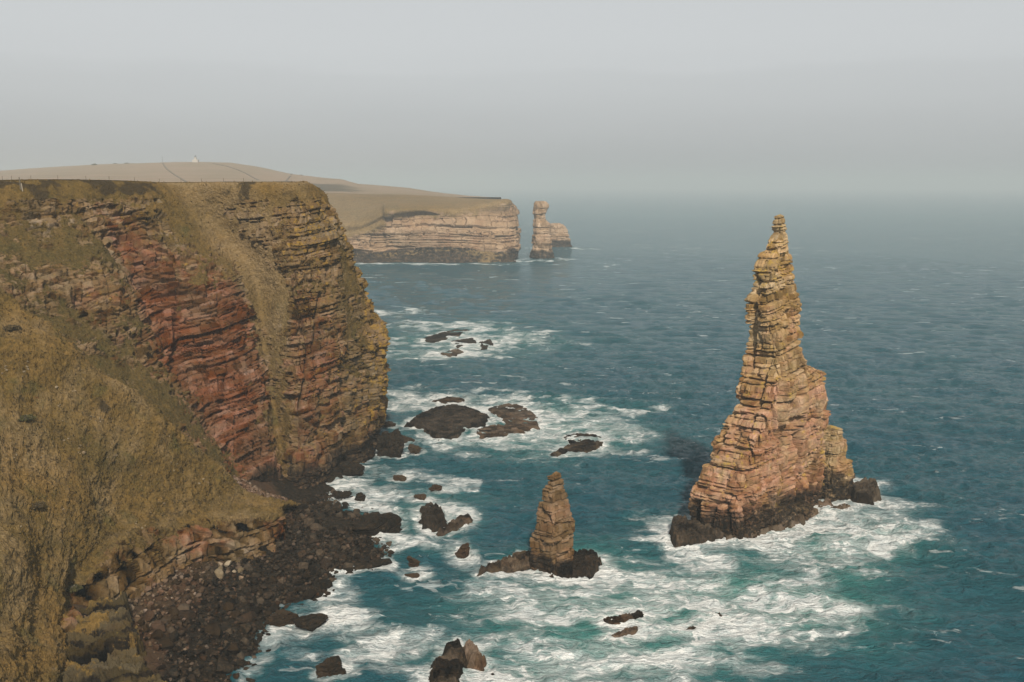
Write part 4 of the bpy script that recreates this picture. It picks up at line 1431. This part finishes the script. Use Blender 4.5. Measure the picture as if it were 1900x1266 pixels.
BUSH = [(45, 778, 1.4, 'round dark gorse bush alone on the near grassy slope', M_LEAF), (22, 608, 1.3, 'dark flat bush near the top of the grassy slope at the left edge', M_LEAF2),
        (66, 940, 1.2, 'low brownish bush in the lower part of the grassy slope', M_LEAF2), (135, 1093, 1.1, 'black-green bush at the edge of the slope above the dark recess', M_LEAF)]
for k, (px, py, rx, lab, mt) in enumerate(BUSH):
    q = slope_at(px, py)
    bo = empty('bush', tuple(q))
    tag(bo, lab, 'bush')
    leaf_clump('leaves', 900, rx, rx * .35, .15, 800 + k, mt, bo)
    leaf_clump('twigs', 120, rx * .7, rx * .3, .2, 850 + k, M_WOOD, bo)
q = hill_at(175, 306)
for (px, sz, lab) in ((176, 5, 'low dark thicket on the hill skyline, leftmost of three'), (214, 3.5, 'low dark thicket on the hill skyline, middle of three'), (236, 4.5, 'low dark thicket on the hill skyline, nearest the mast')):
    q = hill_at(px, np.interp(px, skx, sky_y) + 1)
    bo = tag(leaf_clump('bush', 260, sz, 2.2, .9, 860 + px, M_LEAF), lab, 'bush')
    bo.location = tuple(q)

# pale stones lying on the slope
PS = [(12, 688, 5), (45, 692, 6), (52, 676, 4), (112, 752, 4), (168, 778, 5), (185, 783, 5), (112, 785, 3), (125, 818, 4), (140, 830, 5), (150, 845, 4), (205, 858, 3), (213, 848, 3), (329, 860, 3), (322, 866, 2), (317, 808, 3),
      (20, 855, 3), (77, 851, 2), (265, 888, 2), (372, 900, 3), (396, 918, 2), (255, 968, 3), (268, 978, 3), (125, 945, 3), (158, 988, 2), (48, 985, 2), (295, 930, 3), (146, 720, 3), (102, 722, 2)]
spm = []
for q in range(5):
    V, F = boulder_v(2, 980 + q, cuts=12)
    spm.append(mesh_obj('stone', V, F, M_PALE, None, False, {'mask': bmask(len(V), .1, 0)}).data)
for o in list(COL.objects):
    if o.name.startswith('stone'): bpy.data.objects.remove(o)
for (px, py, n) in PS:
    for k in range((n + 1) // 2 + (n > 4)):
        q = slope_at(px + r.normal() * 6, py + r.normal() * 4)
        o = bpy.data.objects.new('stone', spm[r.integers(0, 5)])
        COL.objects.link(o)
        s = .14 + .22 * r.random() ** 2
        o.location = tuple(q + np.array((0, 0, .1)))
        o.rotation_euler = (r.uniform(-.5, .5), r.uniform(-.5, .5), r.uniform(0, 6))
        o.scale = (s, s * .8, s * .9)
        tag(o, 'small pale stone showing through the grass of the near slope', 'stone', 'pale stones on the grassy slope')

# fence along the clifftop
fence = empty('fence', (0, 0, 0))
tag(fence, 'thin wire fence on wooden posts along the clifftop skyline', 'fence')
fpx = [5, 22, 58, 108, 160, 203, 250, 296, 336, 374, 415, 452, 490, 500]
fp = []
for k, px in enumerate(fpx):
    i_ = np.argmin(np.abs(np.array([visible_px(*e_)[0] for e_ in  edge2]) - px))
    e_ = edge2[i_]
    q = e_ + np.array((-.5, 4., 0.05))
    q = at(px, 340, q[1]); q[2] = e_[2] - .1
    fp.append(q)
    prism('post', (q[0], q[1]), .045, .04, q[2] - .2, q[2] + .85, 6, M_WOOD, fence)
for hgt in (.4, .78):
    V, F = [], []
    for k, q in enumerate(fp):
        for (dx_, dz_) in ((0, -.006), (0, .006)):
            V.append((q[0], q[1] - .1, q[2] + hgt + dz_))
            V.append((q[0], q[1] - .075, q[2] + hgt + dz_))
    for k in range(len(fp) - 1):
        a_ = 4 * k; b_ = 4 * k + 4
        for (i0, i1) in ((0, 1), (1, 3), (3, 2), (2, 0)):
            F.append((a_ + i0, a_ + i1, b_ + i1, b_ + i0))
    mesh_obj('wire', V, F, M_DARK, fence)
q = at(38, 346, 178)
sg = empty('signpost', tuple(q))
tag(sg, 'leaning wooden marker post with a pale foot at the clifftop, left edge', 'post')
prism('pole', (0, 0), .12, .10, -.6, 1.6, 6, M_WOOD, sg)
prism('pale_stake', (.28, -.1), .09, .08, -.9, .5, 6, M_PALEWOOD, sg)
sg.rotation_euler = (0, R(-5), 0)

# ------------------------------------------------------------------ foam on the water (each: centre and half axes)
for a_ in [
    # around and below the great stack
    (1600, 960, 110, 55, .95), (1540, 990, 130, 40, .95), (1450, 1010, 120, 28, 1.0), (1330, 1030, 130, 26, .85), (1610, 900, 50, 22, .7), (1680, 935, 60, 30, .45),
    (1590, 1030, 80, 22, .6), (1210, 970, 60, 22, .75), (1240, 1000, 30, 14, .6),
    # white water below the small stack
    (1050, 1090, 150, 28, .8), (1200, 1080, 170, 45, .75), (1350, 1110, 160, 40, .7), (1150, 1130, 160, 45, .85), (1280, 1160, 170, 50, .9), (1100, 1220, 170, 45, .9),
    (1250, 1230, 150, 45, .85), (1000, 1240, 120, 40, .85), (960, 1140, 70, 45, .55), (1420, 1180, 120, 40, .7), (1400, 1240, 90, 30, .5), (920, 1080, 60, 30, .6), (950, 1260, 120, 25, .9), (1180, 1280, 200, 30, .8),
    # breaking crest right
    (1580, 1130, 80, 26, 1.15), (1560, 1120, 60, 22, .8), (1500, 1140, 110, 28, .7), (1640, 1125, 60, 20, .6), (1480, 1080, 80, 30, .5),
    # breaker by the beach
    (640, 1150, 42, 50, 1.35), (622, 1165, 22, 45, 1.1), (660, 1195, 50, 25, 1.0), (690, 1205, 75, 24, 1.0), (770, 1215, 60, 26, .9), (700, 1125, 50, 22, .4), (740, 1180, 60, 20, .6),
    # wash in the inlet and along the beach
    (700, 900, 70, 26, .62), (770, 930, 60, 30, .55), (720, 940, 50, 20, .6), (780, 1005, 70, 12, .85), (740, 990, 26, 16, .8), (830, 1018, 55, 10, .75), (660, 1090, 60, 14, .45), (850, 1040, 30, 18, .55), (880, 1060, 50, 16, .45), (520, 1180, 40, 18, .5), (545, 1200, 60, 24, .45),
    (500, 1225, 40, 26, .4), (690, 870, 60, 14, .55), (800, 880, 60, 16, .5), (640, 915, 40, 14, .6), (840, 905, 14, 24, .4), (720, 1060, 60, 16, .35), (860, 970, 30, 18, .55), (620, 1095, 40, 10, .5),
    # middle reef
    (790, 740, 100, 14, 1.05), (745, 755, 40, 14, .9), (880, 745, 90, 16, .95), (960, 750, 55, 22, 1.15), (1020, 770, 70, 22, .9), (1090, 770, 80, 20, .8), (950, 825, 150, 16, 1.0), (1080, 850, 90, 12, .95), (1140, 800, 50, 26, .8),
    (1170, 760, 60, 14, .7), (1000, 800, 60, 20, .9), (760, 800, 40, 10, .4), (870, 830, 60, 12, .8), (1060, 800, 60, 16, .8), (1140, 830, 40, 12, .6),
    # far reef
    (850, 660, 130, 8, .85), (760, 640, 60, 12, .8), (860, 605, 90, 6, .85), (940, 625, 80, 14, .8), (1010, 635, 70, 7, .6), (780, 600, 80, 6, .6), (730, 580, 30, 5, 1.1), (785, 584, 30, 3, .5), (880, 645, 60, 10, .8), (745, 660, 50, 7, .9),
    (730, 605, 40, 8, .5), (850, 625, 90, 16, .65),
    # foot of the far headland
    (760, 489, 80, 1.6, 1.1), (690, 490, 40, 1.3, .9), (880, 490, 70, 1.5, 1.0), (975, 484, 26, 3.0, 1.2), (1040, 481, 30, 1.6, 1.0), (1075, 462, 22, 1.2, 1.1), (970, 460, 14, 2, .8), (672, 495, 14, 1.4, .8), (1120, 493, 50, 1.5, .6),
]:
    foam(*a_)
for a_ in [(1400, 1110, 260, 80, 1.0), (1150, 1160, 300, 110, .8), (1550, 1060, 130, 50, .6), (1450, 1080, 90, 40, .8), (1000, 790, 200, 60, .5), (860, 630, 180, 40, .35), (1100, 1050, 150, 40, .5), (1560, 1000, 150, 60, .6), (1000, 1240, 200, 60, .6), (800, 960, 120, 60, .3)]:
    foam(*a_, dst=AER)

# ------------------------------------------------------------------ sea
inv = np.linspace(1 / 88., 1 / (FAR - 200), 1150)
rr = np.concatenate([[8, 30, 55, 72, 82], 1 / inv])
dense = np.radians(np.linspace(-32, 32, 1350))
coarse = np.radians(np.concatenate([np.linspace(33, 327, 100)[1:-1]]))
th = np.concatenate([dense, coarse])
Rr, Th = np.meshgrid(rr, th, indexing='ij')
X, Y = Rr * np.sin(Th), Rr * np.cos(Th)
nv_, nu_ = X.shape
P = np.stack([X, Y, 0 * X], -1)
Z = np.zeros_like(X)
DX, DY = np.zeros_like(X), np.zeros_like(X)
wr = np.random.default_rng(3)
cellr = np.maximum(Rr ** 2 * (inv[0] - inv[1]), Rr * .0011)
for k in range(64):
    lng = k < 32
    lam = (5.0 * 3.6 ** wr.random()) if lng else (1.2 * 3.6 ** wr.random())
    ang_ = R(255) + wr.normal() * (.42 if lng else .75)
    kx, ky = 2 * pi / lam * cos(ang_), 2 * pi / lam * sin(ang_)
    amp = (.046 if lng else .078) * lam / (2 * pi)
    att = sstep(1.7, 3.6, lam / cellr)
    ph = kx * X + ky * Y + wr.random() * 6.28
    Z += amp * att * np.cos(ph)
    DX -= .9 * amp * att * kx / np.hypot(kx, ky) * np.sin(ph)
    DY -= .9 * amp * att * ky / np.hypot(kx, ky) * np.sin(ph)
env = .9 + .5 * noise3(P, .02, 91)
Z *= env
# foam
fo = np.zeros_like(X)
sel = (Rr > 85) & (Rr < 1500) & (np.abs(np.where(Th > pi, Th - 2 * pi, Th)) < R(34))
xs_, ys_ = X[sel], Y[sel]
warp = np.stack([xs_, ys_, 0 * xs_], -1)
wsc = np.clip(Rr[sel] / 160, .8, 4)
wx = (9.0 * fbm(warp, .045, 3, 92) + 3.0 * fbm(warp, .16, 3, 95)) * wsc
wy = (7.0 * fbm(warp, .045, 3, 93) + 2.5 * fbm(warp, .16, 3, 96)) * wsc
fs = np.zeros_like(xs_)
for (cx, cy, ux, uy, vx, vy, st) in FOAM:
    det = ux * vy - uy * vx
    ddx, ddy = xs_ + wx - cx, ys_ + wy - cy
    a_ = (ddx * vy - ddy * vx) / det
    b_ = (ddy * ux - ddx * uy) / det
    q = a_ * a_ + b_ * b_
    fs = fs + (1 - fs) * np.clip(st, 0, 1) * .92 * np.exp(-q * .9) + np.maximum(st - 1, 0) * np.exp(-q * 1.4)
ae = np.zeros_like(xs_)
for (cx, cy, ux, uy, vx, vy, st) in AER:
    det = ux * vy - uy * vx
    ddx, ddy = xs_ + wx - cx, ys_ + wy - cy
    q = ((ddx * vy - ddy * vx) / det) ** 2 + ((ddy * ux - ddx * uy) / det) ** 2
    ae = np.maximum(ae, st * np.exp(-q))
fr = np.zeros_like(xs_)
FT = np.array(FOOT)
order = np.argsort(ys_)
ysort = ys_[order]
for (fx, fy, rad_, st, w_) in FT:
    m_ = rad_ + 3 * w_ + 1
    i0, i1 = np.searchsorted(ysort, fy - m_), np.searchsorted(ysort, fy + m_)
    ix = order[i0:i1]
    d = np.hypot(xs_[ix] + .25 * wx[ix] - fx, ys_[ix] + .25 * wy[ix] - fy) - rad_
    val = st * np.exp(-(np.maximum(d, 0) / w_) ** 2)
    fr[ix] = np.maximum(fr[ix], val)
# wash along the beach
bz = beach_z(xs_, ys_)
onb = (xs_ < -8) & (xs_ > -75) & (ys_ < 222)
fr = np.maximum(fr, np.where(onb, .55 * np.exp(-((bz + .6) / .8) ** 2), 0))
fs = np.clip(.75 * fs + 1.0 * fr * (1 - fs * .6), 0, 1.4)
fo[sel] = fs
aer = np.zeros_like(X); aer[sel] = np.clip(ae + .35 * fs, 0, 1)
Z[sel] += .9 * np.clip(fs - .85, 0, 1) + .30 * np.clip(fs, 0, 1) * fbm(warp, .9, 3, 94) * sstep(700, 300, Rr[sel])
V = np.stack([X + DX, Y + DY, Z], -1).reshape(-1, 3)
mask = np.zeros((nv_ * nu_, 4))
mask[:, 0] = fo.ravel()
mask[:, 1] = aer.ravel()
mask[:, 2] = sstep(-.25, .75, Z).ravel()

t = NT('sea_water')
atn = t.n('ShaderNodeAttribute', attribute_name='mask')
sp_ = t.n('ShaderNodeSeparateColor')
t.l(atn.outputs['Color'], sp_.inputs[0])
fm, am = sp_.outputs[0], sp_.outputs[1]
v = t.coords()
# warped coordinates for lacy foam
nw = t.n('ShaderNodeTexNoise'); nw.inputs['Scale'].default_value = .22; nw.inputs['Detail'].default_value = 5
t.l(v, nw.inputs['Vector'])
vm = t.n('ShaderNodeVectorMath', operation='MULTIPLY_ADD')
t.l(nw.outputs['Color'], vm.inputs[0]); vm.inputs[1].default_value = (6, 4, 0)
t.l(v, vm.inputs[2])
wv = vm.outputs[0]
v1 = t.n('ShaderNodeTexVoronoi', feature='DISTANCE_TO_EDGE'); v1.inputs['Scale'].default_value = .42
v2 = t.n('ShaderNodeTexVoronoi', feature='DISTANCE_TO_EDGE'); v2.inputs['Scale'].default_value = 1.3
t.l(wv, v1.inputs['Vector']); t.l(wv, v2.inputs['Vector'])
lace = t.math('ADD', t.ramp(v1.outputs['Distance'], 0, .28, .55, 0), t.ramp(v2.outputs['Distance'], 0, .3, .45, 0))
nf = t.noise(t.coords((.5, 1, 1)), 1.5, 6, .72, .5)
v3 = t.n('ShaderNodeTexVoronoi', feature='DISTANCE_TO_EDGE'); v3.inputs['Scale'].default_value = 3.3
t.l(wv, v3.inputs['Vector'])
lace = t.math('ADD', lace, t.ramp(v3.outputs['Distance'], 0, .3, .25, 0))
vs = t.n('ShaderNodeVectorMath', operation='MULTIPLY')
vs.inputs[1].default_value = (.62, 1, 1)
t.l(wv, vs.inputs[0])
wvs = vs.outputs[0]
nA = t.noise(wvs, .16, 5, .55, .3)
nf = t.noise(wvs, .75, 5, .6, .3)
r1 = t.math('SUBTRACT', 1.0, t.math('MULTIPLY', t.math('ABSOLUTE', t.math('SUBTRACT', t.noise(wvs, .33, 5, .55, .2), .5)), 7.0), True)
r2 = t.math('SUBTRACT', 1.0, t.math('MULTIPLY', t.math('ABSOLUTE', t.math('SUBTRACT', t.noise(wvs, .95, 4, .55, .2), .5)), 6.0), True)
r3 = t.math('SUBTRACT', 1.0, t.math('MULTIPLY', t.math('ABSOLUTE', t.math('SUBTRACT', t.noise(wvs, 2.4, 3, .5, .2), .5)), 5.0), True)
fil = t.math('MAXIMUM', t.math('MULTIPLY', r1, .95), t.math('MAXIMUM', t.math('MULTIPLY', r2, .8), t.math('MULTIPLY', r3, .55)))
body = t.math('ADD', t.math('MULTIPLY', fm, 1.0), t.math('MULTIPLY', t.math('SUBTRACT', nA, .5), 4.2))
body = t.math('ADD', body, t.math('MULTIPLY', t.math('SUBTRACT', nf, .5), 2.6))
body = t.ramp(body, .66, 1.10)
thin = t.math('MULTIPLY', fil, t.ramp(t.math('ADD', fm, t.math('MULTIPLY', t.math('SUBTRACT', nA, .5), 2.5)), .16, .75, 0, .85))
ff = t.math('MAXIMUM', body, t.math('ADD', t.math('MULTIPLY', body, .6), thin), True)
ff = t.math('MINIMUM', ff, 1.0)
ff = t.math('MULTIPLY', ff, t.ramp(fm, .04, .22))
# scattered whitecaps
wc = t.noise(t.coords((.05, .16, 1)), 1.0, 5, .62, .4)
wc2 = t.noise(t.coords((.004, .006, 1)), 1.0, 2, .5)
caps = t.math('MULTIPLY', t.ramp(t.math('ADD', wc, t.math('MULTIPLY', wc2, .25)), .745, .83), .6)
ff = t.math('MAXIMUM', ff, caps)
n1 = t.noise(t.coords((1, 1, 1)), .05, 4, .55)
deep = t.mix(t.ramp(n1, .3, .7), (.013, .080, .112), (.015, .086, .108))
wcol = t.mix(t.math('MULTIPLY', am, .9), deep, (.055, .225, .195))
froth = t.mix(t.ramp(t.math('ADD', nf, t.math('MULTIPLY', fm, .3)), .5, .95), (.58, .63, .63), (.90, .90, .87))
col = t.mix(ff, wcol, froth)
wva = t.noise(t.coords((.28, 1, 1), (0, 0, R(-10))), .17, 7, .66, .5)
wvb = t.noise(t.coords((.42, 1, 1), (0, 0, R(14))), 1.5, 5, .65, .3)
wvc = t.noise(t.coords((.30, 1, 1), (0, 0, R(-18))), .55, 6, .68, .4)
hh = t.math('ADD', t.math('MULTIPLY', wva, 4.5), t.math('MULTIPLY', wvb, 1.5))
hh = t.math('ADD', hh, t.math('MULTIPLY', wvc, 4.2))
hh = t.math('ADD', hh, t.math('MULTIPLY', ff, .25))
rg = t.n('ShaderNodeMix', data_type='FLOAT')
t.l(ff, rg.inputs[0]); rg.inputs[2].default_value = .10; rg.inputs[3].default_value = .9
p = t.bsdf(col, rg.outputs[0], .5, hh, 1.0, 1.0)
p.inputs['IOR'].default_value = 1.33
F = grid_faces(nv_, nu_, True)[:, ::-1]
sea = mesh_obj('sea', V, F, t.m, None, True, {'mask': mask})
tag(sea, kind='structure')

# ------------------------------------------------------------------ render settings
scene.render.engine = 'CYCLES'
scene.cycles.use_denoising = True
scene.cycles.denoising_prefilter = 'ACCURATE'
scene.cycles.sample_clamp_direct = 3.0
scene.cycles.max_bounces = 6
scene.cycles.diffuse_bounces = 3
scene.cycles.volume_bounces = 1
scene.cycles.sample_clamp_indirect = 3
scene.view_settings.view_transform = 'Standard'
scene.view_settings.look = 'None'
scene.view_settings.gamma = 1.0
scene.view_settings.use_curve_mapping = False
scene.view_settings.exposure = 0.45
